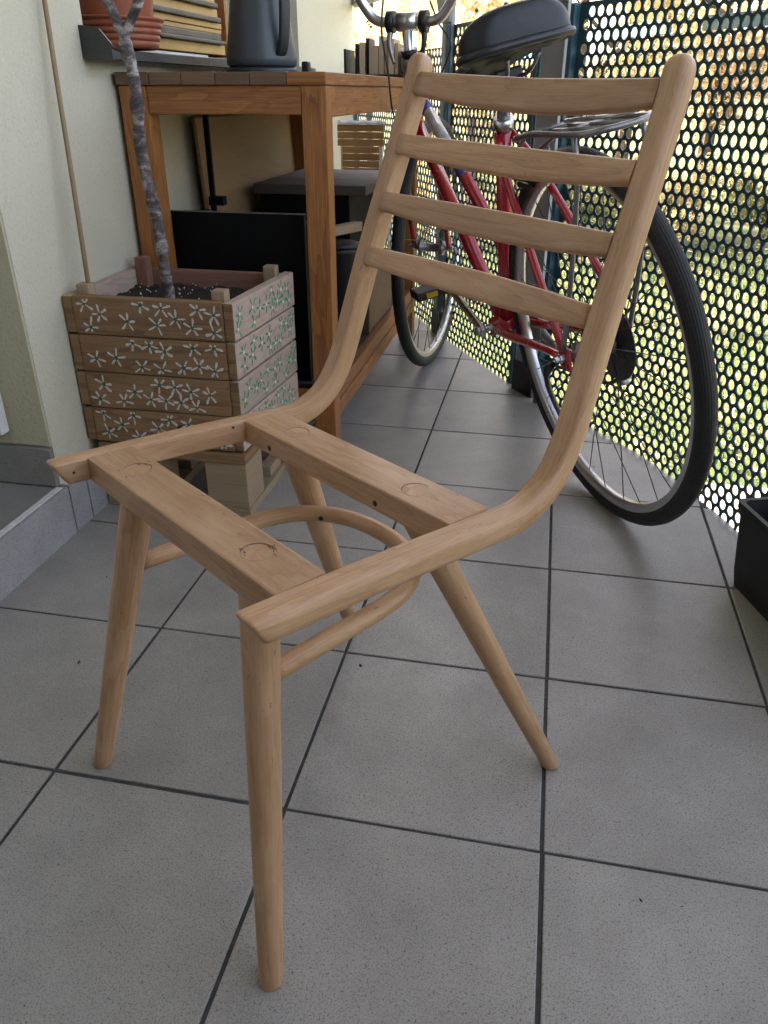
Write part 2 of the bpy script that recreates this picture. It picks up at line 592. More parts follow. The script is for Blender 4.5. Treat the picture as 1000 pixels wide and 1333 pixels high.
def lathe(name, prof, mat, parent=None, n=32, smooth=True, close_top=False, close_bot=True):
    verts, faces = [], []
    for r, z in prof:
        for k in range(n):
            a = 2 * math.pi * k / n
            verts.append((r * math.cos(a), r * math.sin(a), z))
    for i in range(len(prof) - 1):
        for k in range(n):
            k2 = (k + 1) % n
            faces.append((i * n + k, i * n + k2, (i + 1) * n + k2, (i + 1) * n + k))
    if close_bot:
        faces.append(tuple(range(n - 1, -1, -1)))
    if close_top:
        faces.append(tuple((len(prof) - 1) * n + k for k in range(n)))
    me = bpy.data.meshes.new(name)
    me.from_pydata(verts, [], faces)
    uvl = me.uv_layers.new(name='grain')
    for lp in me.loops:
        co = me.vertices[lp.vertex_index].co
        uvl.data[lp.index].uv = (co.z, math.atan2(co.y, co.x) * max(0.005, math.hypot(co.x, co.y)))
    o = link(name, me, mat, parent, smooth)
    for p_ in me.polygons:
        if len(p_.vertices) > 4:
            p_.use_smooth = False
    return o


def raw(name, verts, faces, mat, parent=None, smooth=False, mats=None):
    me = bpy.data.meshes.new(name)
    me.from_pydata(verts, [], faces)
    o = link(name, me, mat, parent, smooth)
    if mats:
        for p_, k in zip(me.polygons, mats):
            p_.material_index = k
    return o


def fix_normals(o):
    bm = bmesh.new()
    bm.from_mesh(o.data)
    bmesh.ops.recalc_face_normals(bm, faces=bm.faces[:])
    bm.to_mesh(o.data)
    bm.free()


# ------------------------------------------------------------------ railing line in plan (outer edge of the balcony)
RAIL_A = [(-0.60, 2.70), (-0.36, 2.26), (-0.115, 1.80)]                 # end panel
RAIL_B = [(-0.09, 1.754), (0.04, 1.525), (0.175, 1.29)]                  # straight panel
RAIL_C = [(0.262, 1.16), (0.385, 1.005), (0.50, 0.845), (0.575, 0.700), (0.625, 0.585), (0.66, 0.49), (0.72, 0.30), (0.775, 0.08),
          (0.81, -0.2), (0.83, -0.6), (0.835, -1.2), (0.835, -2.4)]
OUTLINE = [(-0.60, 2.70), (-0.36, 2.26), (-0.09, 1.754), (0.04, 1.525), (0.175, 1.29)] + RAIL_C + [(-0.9, -2.4), (-0.9, 2.70)]

# ------------------------------------------------------------------ ground outside
GZ = -1.05
ground = raw('lawn', [(-150, -150, GZ), (150, -150, GZ), (150, 250, GZ), (-150, 250, GZ)], [(0, 1, 2, 3)], lawn_mat)
tag(ground, kind='structure')
path = raw('path', [(-40, 1.2, GZ + 0.004), (60, 1.2, GZ + 0.004), (60, 3.0, GZ + 0.004), (-40, 3.0, GZ + 0.004)], [(0, 1, 2, 3)], path_mat)
tag(path, kind='structure')

# ------------------------------------------------------------------ balcony floor: slab with one object per tile
floor_o = None


def clip_poly(subj, x0, x1, y0, y1):
    def cl(poly, inside, inter):
        out = []
        for i in range(len(poly)):
            a, b = poly[i - 1], poly[i]
            if inside(b):
                if not inside(a):
                    out.append(inter(a, b))
                out.append(b)
            elif inside(a):
                out.append(inter(a, b))
        return out

    def ix(x):
        return lambda a, b: (x, a[1] + (b[1] - a[1]) * (x - a[0]) / (b[0] - a[0]))

    def iy(y):
        return lambda a, b: (a[0] + (b[0] - a[0]) * (y - a[1]) / (b[1] - a[1]), y)
    p_ = cl(subj, lambda q: q[0] >= x0, ix(x0))
    p_ = cl(p_, lambda q: q[0] <= x1, ix(x1)) if p_ else p_
    p_ = cl(p_, lambda q: q[1] >= y0, iy(y0)) if p_ else p_
    p_ = cl(p_, lambda q: q[1] <= y1, iy(y1)) if p_ else p_
    res = []
    for q in p_:
        if not res or math.hypot(q[0] - res[-1][0], q[1] - res[-1][1]) > 1e-4:
            res.append(q)
    if len(res) > 2 and math.hypot(res[0][0] - res[-1][0], res[0][1] - res[-1][1]) < 1e-4:
        res.pop()
    return res


def area(poly):
    return 0.5 * sum(poly[i - 1][0] * poly[i][1] - poly[i][0] * poly[i - 1][1] for i in range(len(poly)))


def prism(name, poly, z0, z1, mat, parent=None, bevel=0.0):
    if area(poly) < 0:
        poly = poly[::-1]
    n = len(poly)
    bm = bmesh.new()
    lo = [bm.verts.new((x, y, z0)) for x, y in poly]
    hi = [bm.verts.new((x, y, z1)) for x, y in poly]
    bm.faces.new(lo[::-1])
    top = bm.faces.new(hi)
    for i in range(n):
        j = (i + 1) % n
        bm.faces.new((lo[i], lo[j], hi[j], hi[i]))
    if bevel:
        bmesh.ops.bevel(bm, geom=list(top.edges), offset=bevel, segments=2, profile=0.5, affect='EDGES')
    me = bpy.data.meshes.new(name)
    bm.to_mesh(me)
    bm.free()
    return link(name, me, mat, parent)


floor_o = prism('balcony_floor', OUTLINE, -0.16, -0.0022, grout)
tag(floor_o, kind='structure')
S = 0.30
J = 0.0024          # half joint
for i in range(-2, 4):
    for k in range(-8, 10):
        x0, x1, y0, y1 = i * S + J, (i + 1) * S - J, k * S + J, (k + 1) * S - J
        if x0 < -0.598:
            x0 = -0.598
        poly = clip_poly(OUTLINE, x0, x1, y0, y1)
        if len(poly) < 3 or abs(area(poly)) < 0.0004:
            continue
        dx, dy, dz = random.uniform(-.0006, .0006), random.uniform(-.0006, .0006), random.uniform(-.0004, .0004)
        prism('tile', [(x + dx, y + dy) for x, y in poly], -0.008, dz, tile_mat, floor_o, bevel=0.0012)

# ------------------------------------------------------------------ house: wall with door opening and window, plus added unseen ceiling
house = empty('house_facade', (-0.615, 1.0, 0))
tag(house, 'cream stucco house wall with window opening and door recess beside the balcony', 'building')


def hbox(name, lo, hi, mat, bevel=0.0, parent=None):
    par = parent or house
    o = box(name, lo, hi, mat, None, bevel)
    o.parent = par
    pl = par.matrix_world.translation if par is not house else house.location
    o.location = Vector(o.location) - Vector(pl)
    return o


WX = -0.615
WX0 = -0.95
YD, YE = 0.262, 2.70           # door reveal, far end of the wall
YW0, YW1, ZW0, ZW1 = 0.60, 1.93, 0.80, 1.95
# one wall mesh: boxes butted end to end
bmw = bmesh.new()


def add_bm_box(bm, lo, hi):
    vs_ = [bm.verts.new((x, y, z)) for x in (lo[0], hi[0]) for y in (lo[1], hi[1]) for z in (lo[2], hi[2])]
    for f in ((0, 1, 3, 2), (4, 6, 7, 5), (0, 4, 5, 1), (2, 3, 7, 6), (0, 2, 6, 4), (1, 5, 7, 3)):
        bm.faces.new([vs_[k] for k in f])


def wall_piece(y0, y1, z0, z1, x0=WX0, x1=WX):
    add_bm_box(bmw, (x0 - house.location.x, y0 - 1.0, z0), (x1 - house.location.x, y1 - 1.0, z1))


wall_piece(YD, YE, GZ - 0.05, ZW0)
wall_piece(YD, YW0, ZW0, ZW1)
wall_piece(YW1, YE, ZW0, ZW1)
wall_piece(YD, YE, ZW1, 2.46)
wall_piece(-1.598, -1.2, GZ - 0.05, 2.46)
wall_piece(-1.2, YD, 2.1, 2.46)
bmesh.ops.recalc_face_normals(bmw, faces=bmw.faces[:])
me = bpy.data.meshes.new('wall')
bmw.to_mesh(me)
bmw.free()
link('wall', me, wall_mat, house)
hbox('wall_behind', (-4.0, -1.598, GZ - 0.05), (WX0 - 0.002, YE, 2.46), wall_mat)
hbox('fill_block_wall', (WX - 0.02, -1.30, -0.001), (0.83, -1.15, 8.6), fill_block_mat)  # unseen, added behind the camera to block light from that side
hbox('sky_block_storey', (-4.0, -1.598, 2.622), (WX, YE, 8.6), wall_mat)  # unseen, built up to block sky light from the left
hbox('sky_block_slab', (WX0, -1.148, 2.462), (0.88, YE, 2.62), block_slab_mat)  # unseen slab added overhead to block light from the zenith
hbox('unseen_eaves', (-4.0, -1.75, 8.602), (-0.50, YE + 0.2, 8.75), block_slab_mat)  # unseen roof, overhang kept short to let sky light in
hbox('door_reveal', (WX0 + 0.03, YD - 0.006, 0.175), (WX - 0.001, YD - 0.0005, 2.09), reveal_mat)
hbox('reveal_baseboard', (WX0 + 0.03, YD - 0.016, 0.0975), (WX + 0.002, YD - 0.0065, 0.172), stone_mat, 0.001)
# door: white frame and dark pane set back in the opening
door = hbox('door', (WX0 - 0.0, -1.19, 0.10), (WX0 + 0.028, YD - 0.02, 2.09), white_plastic, 0.002)
hbox('door_gasket', (-0.740, YD - 0.040, 0.196), (-0.7065, YD - 0.0067, 2.05), black_plastic, 0.001)
hbox('door_frame', (-0.7060, YD - 0.030, 0.200), (-0.6900, YD - 0.0067, 2.05), white_plastic, 0.002)
# threshold: riser tiles and tread
hbox('threshold_tread', (WX0 + 0.03, -1.2, -0.003), (-0.602, YD - 0.0168, 0.0965), stone_mat, 0.001)
hbox('tread_edge', (-0.611, -1.2, 0.0970), (-0.599, YD - 0.018, 0.0995), grout_white, 0.0008)
for a, b in ((-1.2, -0.645), (-0.642, -0.045), (-0.042, 0.252), (0.256, 0.312), (0.316, 0.62), (0.624, 0.93), (0.934, 1.25)):
    hbox('riser_tile', (-0.6018, a, -0.0015), (-0.5935, b, 0.096), step_mat, 0.0008)
hbox('skirting_grout', (-0.6148, YD, 0.0), (-0.6022, 1.25, 0.0955), grout_white)
# window: sloping metal sill, glass set back
sill = raw('window_sill', [(x - house.location.x, y - 1.0, z) for y in (YW0 - 0.012, YW1) for x, z in
                           ((WX0 + 0.10, 0.836), (-0.575, 0.815), (-0.560, 0.812), (-0.560, 0.798), (-0.570, 0.798), (-0.573, 0.806), (WX0 + 0.10, 0.8015))],
           [(0, 1, 8, 7), (1, 2, 9, 8), (2, 3, 10, 9), (3, 4, 11, 10), (4, 5, 12, 11), (5, 6, 13, 12), (6, 0, 7, 13), (0, 6, 5, 4, 3, 2, 1), (7, 8, 9, 10, 11, 12, 13)], sill_mat, house)
fix_normals(sill)
# upturned end of the sill
endp = raw('sill_end', [(x - house.location.x, y - 1.0, z) for y in (YW0 - 0.018, YW0 - 0.0125) for x, z in
                        ((WX0 + 0.10, 0.86), (-0.600, 0.850), (-0.576, 0.845), (-0.556, 0.822), (-0.556, 0.796), (-0.605, 0.796))],
           [(0, 1, 2, 3, 4, 5), (11, 10, 9, 8, 7, 6), (0, 6, 7, 1), (1, 7, 8, 2), (2, 8, 9, 3), (3, 9, 10, 4), (4, 10, 11, 5), (5, 11, 6, 0)], sill_mat, sill)
fix_normals(endp)
win = hbox('window', (WX0 + 0.0005, YW0 + 0.001, 0.84), (WX0 + 0.04, YW1 - 0.001, ZW1 - 0.001), white_plastic, 0.003)
hbox('window_pane', (WX0 + 0.0405, YW0 + 0.07, 0.91), (WX0 + 0.043, YW1 - 0.07, ZW1 - 0.07), window_dark)

# ------------------------------------------------------------------ railing
rail = empty('balcony_railing', (0.4, 1.0, 0))
tag(rail, 'curved petrol blue railing of perforated sheet metal with steel posts', 'railing')
PITCH, ROW, HOLE = 0.0275, 0.0230, 0.0209


def perforated(name, line, z0, z1, mat, parent, end_gap=0.016):
    """hexagonal cells with round holes wrapped on a plan line, with real thickness"""
    n_s = 400
    pts = spline([(x, y, 0) for x, y in line], n_s)
    L = [0]
    for a, b in zip(pts, pts[1:]):
        L.append(L[-1] + (b - a).length)
    tot = L[-1]

    def at(s):
        if s <= 0:
            d_ = (pts[1] - pts[0]).normalized()
            return pts[0] + d_ * s
        if s >= tot:
            d_ = (pts[-1] - pts[-2]).normalized()
            return pts[-1] + d_ * (s - tot)
        f = s / tot * (n_s - 1)
        i_ = min(int(f), n_s - 2)
        return pts[i_].lerp(pts[i_ + 1], f - i_)
    bm = bmesh.new()
    cache = {}

    def vert(s, z):
        s = min(max(s, 0), tot)
        z = min(max(z, z0), z1)
        key = (round(s, 5), round(z, 5))
        if key not in cache:
            q = at(s)
            cache[key] = bm.verts.new((q.x - parent.location.x, q.y - parent.location.y, z))
        return cache[key]
    rows = int((z1 - z0) / ROW) + 1
    cols = int(tot / PITCH) + 2
    r = HOLE / 2
    R_ = PITCH / math.sqrt(3)
    for j in range(rows + 1):
        zc = z0 + j * ROW + 0.006
        for i_ in range(-1, cols):
            sc = (i_ + (0.5 if j % 2 else 0)) * PITCH
            hexv = [(sc + R_ * math.sin(math.radians(60 * k)), zc + R_ * math.cos(math.radians(60 * k))) for k in range(6)]
            solid = sc < end_gap or sc > tot - end_gap or zc > z1 - 0.012
            if sc < -PITCH * 0.5 or sc > tot + PITCH * 0.5:
                continue
            if solid:
                vs_ = []
                for s, z in hexv:
                    v = vert(s, z)
                    if v not in vs_:
                        vs_.append(v)
                if len(vs_) > 2:
                    try:
                        bm.faces.new(vs_)
                    except ValueError:
                        pass
                continue
            ring = []
            for k in range(12):
                a = math.radians(30 * k)
                z = zc + r * math.cos(a)
                q = at(sc + r * math.sin(a))
                ring.append(bm.verts.new((q.x - parent.location.x, q.y - parent.location.y, max(z, z0))))
            for k in range(6):
                a, b = vert(*hexv[k]), vert(*hexv[(k + 1) % 6])
                loop = []
                for v in (a, b, ring[(2 * k + 2) % 12], ring[2 * k + 1], ring[2 * k]):
                    if v not in loop:
                        loop.append(v)
                if len(loop) > 2:
                    try:
                        bm.faces.new(loop)
                    except ValueError:
                        pass
    bmesh.ops.remove_doubles(bm, verts=bm.verts[:], dist=1e-5)
    bmesh.ops.dissolve_degenerate(bm, edges=bm.edges[:], dist=1e-5)
    bmesh.ops.recalc_face_normals(bm, faces=bm.faces[:])
    me_ = bpy.data.meshes.new(name)
    bm.to_mesh(me_)
    bm.free()
    o = link(name, me_, mat, parent)
    md = o.modifiers.new('thickness', 'SOLIDIFY')
    md.thickness = 0.0025
    md.offset = 0
    return o


def strip(name, line, z0, z1, th, mat, parent, n=40):
    pts = [p_ - Vector((parent.location.x, parent.location.y, 0)) for p_ in spline([(x, y, (z0 + z1) / 2) for x, y in line], n)]
    h = (z1 - z0) / 2
    return sweep(name, pts, [(h, th / 2), (-h, th / 2), (-h, -th / 2), (h, -th / 2)], mat, parent, lateral=(0, 0, 1), smooth=False)


TOPZ = 0.918
for nm, line, mt, fm in (('a', RAIL_A, petrol, cyan_frame), ('b', RAIL_B, petrol, petrol_frame), ('c', RAIL_C, petrol, petrol_frame)):
    zt = 0.865 if nm == 'a' else TOPZ
    pan = perforated('perforated_panel', line, -0.05, zt, mt, rail)
    strip('panel_frame', line, zt + 0.0005, zt + 0.042, 0.010, fm, pan)
    # rivets along the frame
    if nm != 'a':
        for q in spline([(x, y, 0) for x, y in line], 9 if nm == 'c' else 4)[(0 if nm == 'b' else 1):]:
            rv = lathe('rivet', [(0.005, -0.004), (0.005, 0.001), (0.003, 0.0035), (0.0005, 0.004)], petrol, pan, 10)
            rv.rotation_euler = (math.radians(90), 0, math.radians(-60))
            rv.location = (q.x - 0.4 - 0.006, q.y - 1.0 - 0.005, zt + 0.022)
    # slim upright edge bars on both ends of the panel
    for e_, (x, y) in ((0, line[0]), (1, line[-1])):
        nb = line[1] if e_ == 0 else line[-2]
        d_ = Vector((nb[0] - x, nb[1] - y, 0)).normalized()
        o = box('edge_bar', (-0.007, -0.009, -0.04), (0.007, 0.009, zt - 0.001), petrol_frame if nm != 'a' else cyan_frame, pan, 0.002)
        o.location = (x - 0.4 + d_.y * 0.012, y - 1.0 - d_.x * 0.012, (zt - 0.041) / 2)
        o.rotation_euler = (0, 0, math.atan2(d_.y, d_.x))
# handrail above, off the panels
hl = [p_ - Vector((0.4, 1.0, 0)) for p_ in spline([(x, y, 1.06) for x, y in [(-0.60, 2.70), (-0.36, 2.26), (-0.09, 1.754), (0.175, 1.29)] + RAIL_C], 80)]
tube('handrail', hl, 0.021, steel_grey, rail, 14)
# posts between the panels: flat steel uprights with foot plate
for (x, y, w, nrm, zt) in ((0.2175, 1.226, 0.088, -54, 1.045), (-0.1025, 1.777, 0.075, -62, 1.045), (0.835, -0.9, 0.07, -90, 1.045), (0.81, -0.15, 0.07, -83, 1.045)):
    a = math.radians(nrm)
    off = Vector((math.sin(a), -math.cos(a), 0)) * 0.004
    p_ = box('post', (-w / 2, -0.006, -0.10), (w / 2, 0.006, zt), steel_grey, rail, 0.0015)
    p_.location = (x - 0.4 + off.x, y - 1.0 + off.y, (zt - 0.1) / 2)
    p_.rotation_euler = (0, 0, a)
    f_ = box('foot_block', (-w / 2 - 0.004, -0.012, 0.0), (w / 2 + 0.004, 0.012, 0.085), black_plastic, p_, 0.003)
    f_.location = (0, 0.0, 0.1 + 0.0425 - (zt + 0.1) / 2 - 0.0)
    # gusset plate under the handrail
    g_ = raw('gusset', [(sx, sy, sz) for sy in (-0.004, 0.004) for sx, sz in ((-0.10, 0.0), (0.10, 0.0), (w / 2, -0.12), (-w / 2, -0.12))],
             [(3, 2, 1, 0), (4, 5, 6, 7), (0, 1, 5, 4), (1, 2, 6, 5), (2, 3, 7, 6), (3, 0, 4, 7)], steel_grey, p_)
    g_.location = (0, -0.011, (zt + 0.1) / 2)

# ------------------------------------------------------------------ chair frame
CH = empty('chair_frame', (0.0257, -0.2204, 0), (0, 0, math.radians(-36.6)))
tag(CH, 'sanded bare beech chair frame without seat, ladder back of four slats', 'chair')
RAILC = [(-0.197, 0.4025), (-0.109, 0.3993), (-0.03, 0.395), (0.032, 0.3905), (0.083, 0.387), (0.110, 0.3868), (0.137, 0.394), (0.163, 0.410),
         (0.185, 0.440), (0.1975, 0.468), (0.212, 0.507), (0.234, 0.566), (0.259, 0.627), (0.284, 0.688), (0.307, 0.748), (0.3165, 0.783)]
NR = 64


def rail_x(z):
    t_ = min(1, max(0, (z - 0.39) / 0.38))
    return 0.1805 - 0.0165 * t_


rail_yz = spline([(0, y, z) for y, z in RAILC], NR)
for s in (-1, 1):
    pth, secs = [], []
    L_end = 0
    for i, q in enumerate(rail_yz):
        tw = max(0, min(1, (q.z - 0.40) / 0.38))      # the old frame is slightly racked
        pth.append((s * rail_x(q.z), q.y - (0.008 * tw if s < 0 else 0), q.z + (0.004 if s < 0 else -0.005) * tw))
    # distances from both ends for rounding
    d0 = [0]
    for a, b in zip(rail_yz, rail_yz[1:]):
        d0.append(d0[-1] + (b - a).length)
    # refine ends
    def ins(pth_, at_list):
        return pth_
    tot = d0[-1]
    P3 = [Vector(p_) for p_ in pth]
    e1_ = (P3[-1] - P3[-2]).normalized()
    e0_ = (P3[0] - P3[1]).normalized()
    newp = [P3[0] - e0_ * 0.0, P3[0] - e0_ * 0.0015, P3[0] - e0_ * 0.004] + P3[1:-2]
    scl = [0.86, 0.955, 1.0] + [1.0] * len(P3[1:-2])
    for dd, sc_ in ((0.020, 1.0), (0.015, 0.985), (0.010, 0.93), (0.006, 0.82), (0.003, 0.64), (0.001, 0.38), (0.0, 0.10)):
        newp.append(P3[-1] - e1_ * dd)
        scl.append(sc_)
    for k, (p_, sc_) in enumerate(zip(newp, scl)):
        f = min(1, max(0, (p_.z - 0.40) / 0.30))
        w = 0.0255
        h = 0.0265 + 0.0015 * math.sin(math.pi * min(1, max(0, (p_.y + 0.05) / 0.3)))
        ro, ri = 0.0092, 0.0035 + 0.003 * f
        sec = rrect(w, h, (ro, ri, ri, ro), 5)
        secs.append([(a * sc_, b * sc_) for a, b in sec])
    ro_ = sweep('side_rail', newp, secs, beech, CH, lateral=(s, 0, 0))
    for v in ro_.data.vertices:          # front end cut slightly undercut
        if v.co.y < -0.16:
            v.co.y += max(0, 0.416 - v.co.z) * 0.55 * min(1, (-0.16 - v.co.y) / 0.03)
    # screw hole on the inner face
    for yy, zz in ((-0.176, 0.402), (0.015, 0.400)):
        h_ = lathe('screw_hole', [(0.0016, 0.0), (0.0016, 0.0006), (0.0001, 0.0007)], seam, ro_, 10)
        h_.location = (s * (0.1805 - 0.01295), yy, zz)
        h_.rotation_euler = (0, math.radians(-90 * s), 0)

# cross bars
for y0, y1, zt in ((-0.160, -0.110, 0.4135), (0.031, 0.083, 0.4035)):
    zb = zt - 0.027
    bar = box('cross_bar', (-0.1685, y0, zb), (0.1685, y1, zt), beech, CH, 0.0022)
    # round tenon plugs showing on top
    yc = (y0 + y1) / 2
    for px in ((-0.107, 0.107) if y0 < 0 else (-0.098, 0.098)):
        n = 28
        # slightly proud, crescent-shaped seam line round it
        pg = lathe('tenon_plug', [(0.0135, -0.003), (0.0135, 0.0001), (0.0133, 0.00022), (0.0001, 0.00022)], beech, bar, n, smooth=False)
        pg.location = (px, random.uniform(-.002, .002), (zt - zb) / 2)
        vs_, fs_ = [], []
        a0 = math.radians(random.uniform(20, 80))
        for k in range(21):
            a = a0 + math.radians(190) * k / 20
            wv = 0.0012 * math.sin(math.pi * k / 20) + 0.0002
            vs_ += [(0.0136 * math.cos(a), 0.0136 * math.sin(a), 0.0004), ((0.0136 + wv) * math.cos(a), (0.0136 + wv) * math.sin(a), 0.0004)]
            if k:
                fs_.append((2 * k - 2, 2 * k - 1, 2 * k + 1, 2 * k))
        cr = raw('glue_seam', vs_, fs_, glue, bar)
        cr.location = pg.location
        if y0 < 0:
            # little torn-grain nicks beside the plug
            vs_, fs_ = [], []
            for k in range(9):
                cx, cy = random.uniform(-0.014, 0.016), random.uniform(0.006, 0.017) * random.choice((1, -1, 1))
                L_, w_ = random.uniform(0.003, 0.008), random.uniform(0.0004, 0.0009)
                aa = random.uniform(-0.5, 0.5)
                ca, sa = math.cos(aa), math.sin(aa)
                b0 = len(vs_)
                for ux, uy in ((-L_ / 2, 0), (0, -w_), (L_ / 2, 0), (0, w_)):
                    vs_.append((cx + ux * ca - uy * sa, cy + ux * sa + uy * ca, 0.0005 + k * 0.00001))
                fs_.append((b0, b0 + 1, b0 + 2, b0 + 3))
            nk = raw('grain_nick', vs_, fs_, glue, bar)
            nk.location = pg.location
    if y0 > 0:
        for px in (-0.118, 0.066):
            h_ = lathe('screw_hole', [(0.0032, -0.0005), (0.0032, 0.0003), (0.0001, 0.0004)], seam, bar, 12)
            h_.location = (px, -(y1 - y0) / 2, -0.005)
            h_.rotation_euler = (math.radians(90), 0, 0)

# legs: turned, tapering, splayed; cut level at the foot
for (tx, ty, tz), (bx, by) in (((0.107, -0.135, 0.392), (0.185, -0.208)), ((0.098, 0.053, 0.382), (0.194, 0.211))):
    for s in (-1, 1):
        pth, secs = [], []
        stations = [(0.0, 0.80), (0.0015, 0.93), (0.004, 1.0)] + [(0.02 + 0.98 * k / 24, 1.0) for k in range(25)]
        for f, sc_ in stations:
            r_ = 0.0112 + (0.0176 - 0.0112) * (f ** 0.75)
            if f > 0.93:
                r_ *= 1 - 0.12 * ((f - 0.93) / 0.07) ** 2
            pth.append((s * (bx + (tx - bx) * f), by + (ty - by) * f, tz * f))
            secs.append(circ(r_ * sc_, 24))
        fr = [(Vector((1, 0, 0)), Vector((0, 1, 0)))] * len(pth)
        lg = sweep('leg', pth, secs, beech, CH, frames=fr)
# U-shaped bent stretcher: front leg to front leg, round inside the rear legs
SZ = 0.300
half = [(-0.123, -0.140), (-0.120, -0.09), (-0.117, -0.03), (-0.111, 0.02), (-0.093, 0.058), (-0.060, 0.084), (-0.022, 0.095)]
strp = [(x, y, SZ) for x, y in half] + [(-x, y, SZ) for x, y in half[::-1]]
st_ = tube('stretcher', spline(strp, 70), 0.0098, beech, CH, 16)
for px, py, aa in ((-0.075, 0.066, 145), (0.075, 0.066, 35)):
    h_ = lathe('screw_hole', [(0.003, 0.0), (0.003, 0.0006), (0.0001, 0.0008)], seam, st_, 10)
    n_ = Vector((-0.62 * (1 if px < 0 else -1) * -1, -0.78, 0))
    n_ = Vector((0.55 if px < 0 else -0.55, -0.83, 0)).normalized()
    h_.location = Vector((px, py + 0.0065, SZ)) + n_ * 0.0096
    h_.rotation_euler = n_.to_track_quat('Z', 'Y').to_euler()
# four back slats, bowed backwards, deeper in the middle
slat_c = [(0.302, 0.7495), (0.2755, 0.687), (0.2495, 0.6255), (0.2268, 0.5645)]
for k, (y, z) in enumerate(slat_c):
    dirv = Vector((0, 0.40, 0.917))          # along the stile
    nrm = Vector((0, 0.917, -0.40))          # backwards
    half_w = rail_x(z) - 0.0115
    pth, secs, frs = [], [], []
    n = 28
    for i in range(n):
        u = -1 + 2 * i / (n - 1)
        bow = 0.018 * (1 - u * u)
        tw = (z - 0.40) / 0.38
        p_ = Vector((u * half_w, y - 0.004 * tw * (1 - u), z + (0.006 * -u if u < 0 else (0.003, 0.006, 0.006, 0.009)[k] * -u))) + nrm * bow + dirv * (0.001 * (1 - u * u))
        hh = 0.0112 + 0.0044 * (1 - abs(u) ** 2.0)
        hh *= (1.12, 1.0, 1.0, 1.0)[k]
        th = 0.0062
        pth.append(p_)
        secs.append(rrect(2 * hh, 2 * th, (0.0042,) * 4, 3))
        frs.append((dirv, nrm))
    sweep('back_slat', pth, secs, beech, CH, frames=frs)

# ------------------------------------------------------------------ planter box on a pallet
PX0, PX1, PY0, PY1, PZ0, PZ1 = -0.590, -0.286, 0.372, 0.662, 0.1405, 0.424
PX0 = -0.611
PL = empty('planter_box', ((PX0 + PX1) / 2, (PY0 + PY1) / 2, PZ0))
tag(PL, 'weathered wooden planter box painted with white daisies, holding a bare sapling', 'planter')


def rel(o, par):
    o.location = Vector(o.location) - Vector(par.location)
    return o


def flowers(board, w, h, face, count, style, rnd):
    """thin painted petals lying on a board face; local coordinates of the board"""
    pts = []
    tries = 0
    while len(pts) < count and tries < 900:
        tries += 1
        q = (rnd.uniform(-w / 2 + 0.014, w / 2 - 0.012), rnd.uniform(-h / 2 + 0.010, h / 2 - 0.010))
        if all((q[0] - a) ** 2 + (q[1] - b) ** 2 > (0.030 if style == 'white' else 0.025) ** 2 for a, b in pts):
            pts.append(q)
    face_y = min(v.co.y for v in board.data.vertices)
    face_x = max(v.co.x for v in board.data.vertices)
    for cx, cz in pts:
        vs_, fs_, ms_ = [], [], []

        def add(poly, lift, m_):
            b0 = len(vs_)
            for a, b in poly:
                vs_.append((a, -lift, b) if face == 'front' else (lift, a, b))
            fs_.append(tuple(range(b0, b0 + len(poly))))
            ms_.append(m_)
        rot0 = rnd.uniform(0, 6.28)
        npet = 5 if style == 'white' else rnd.choice((4, 5, 5))
        for k in range(npet):
            a = rot0 + k * 2 * math.pi / npet + rnd.uniform(-0.25, 0.25)
            r0, r1 = 0.0020, rnd.uniform(0.0155, 0.0205)
            w_ = rnd.uniform(0.0017, 0.0026) if style == 'white' else rnd.uniform(0.0018, 0.0028)
            ca, sa = math.cos(a), math.sin(a)
            lim = 1.0
            while lim > 0.3 and (abs(cx + r1 * lim * ca) > w / 2 - 0.003 or abs(cz + r1 * lim * sa) > h / 2 - 0.004):
                lim -= 0.05
            r1 *= lim
            poly = []
            for t_, ww in ((0, 0.35), (0.3, 0.7), (0.7, 1.05), (0.93, 0.8), (1.0, 0.0), (0.93, -0.8), (0.7, -1.05), (0.3, -0.7), (0, -0.35)):
                rr = r0 + (r1 - r0) * t_ * rnd.uniform(0.95, 1.03)
                wv = ww * w_ * rnd.uniform(0.75, 1.25)
                poly.append((rr * ca - wv * sa, rr * sa + wv * ca))
            add(poly, 0.0004 + 0.00002 * k, 0)
        cr = rnd.uniform(0.0030, 0.0042)
        add([(cr * math.cos(t_ * 0.9) * rnd.uniform(0.8, 1.2), cr * math.sin(t_ * 0.9) * rnd.uniform(0.8, 1.2)) for t_ in range(7)], 0.0007, 1)
        o = raw('painted_flower', vs_, fs_, [petal_white, petal_green] if style == 'white' else [petal_teal, petal_white], board, mats=ms_)
        o.location = (cx, face_y, cz) if face == 'front' else (face_x, cx, cz)
        fix_normals(o)


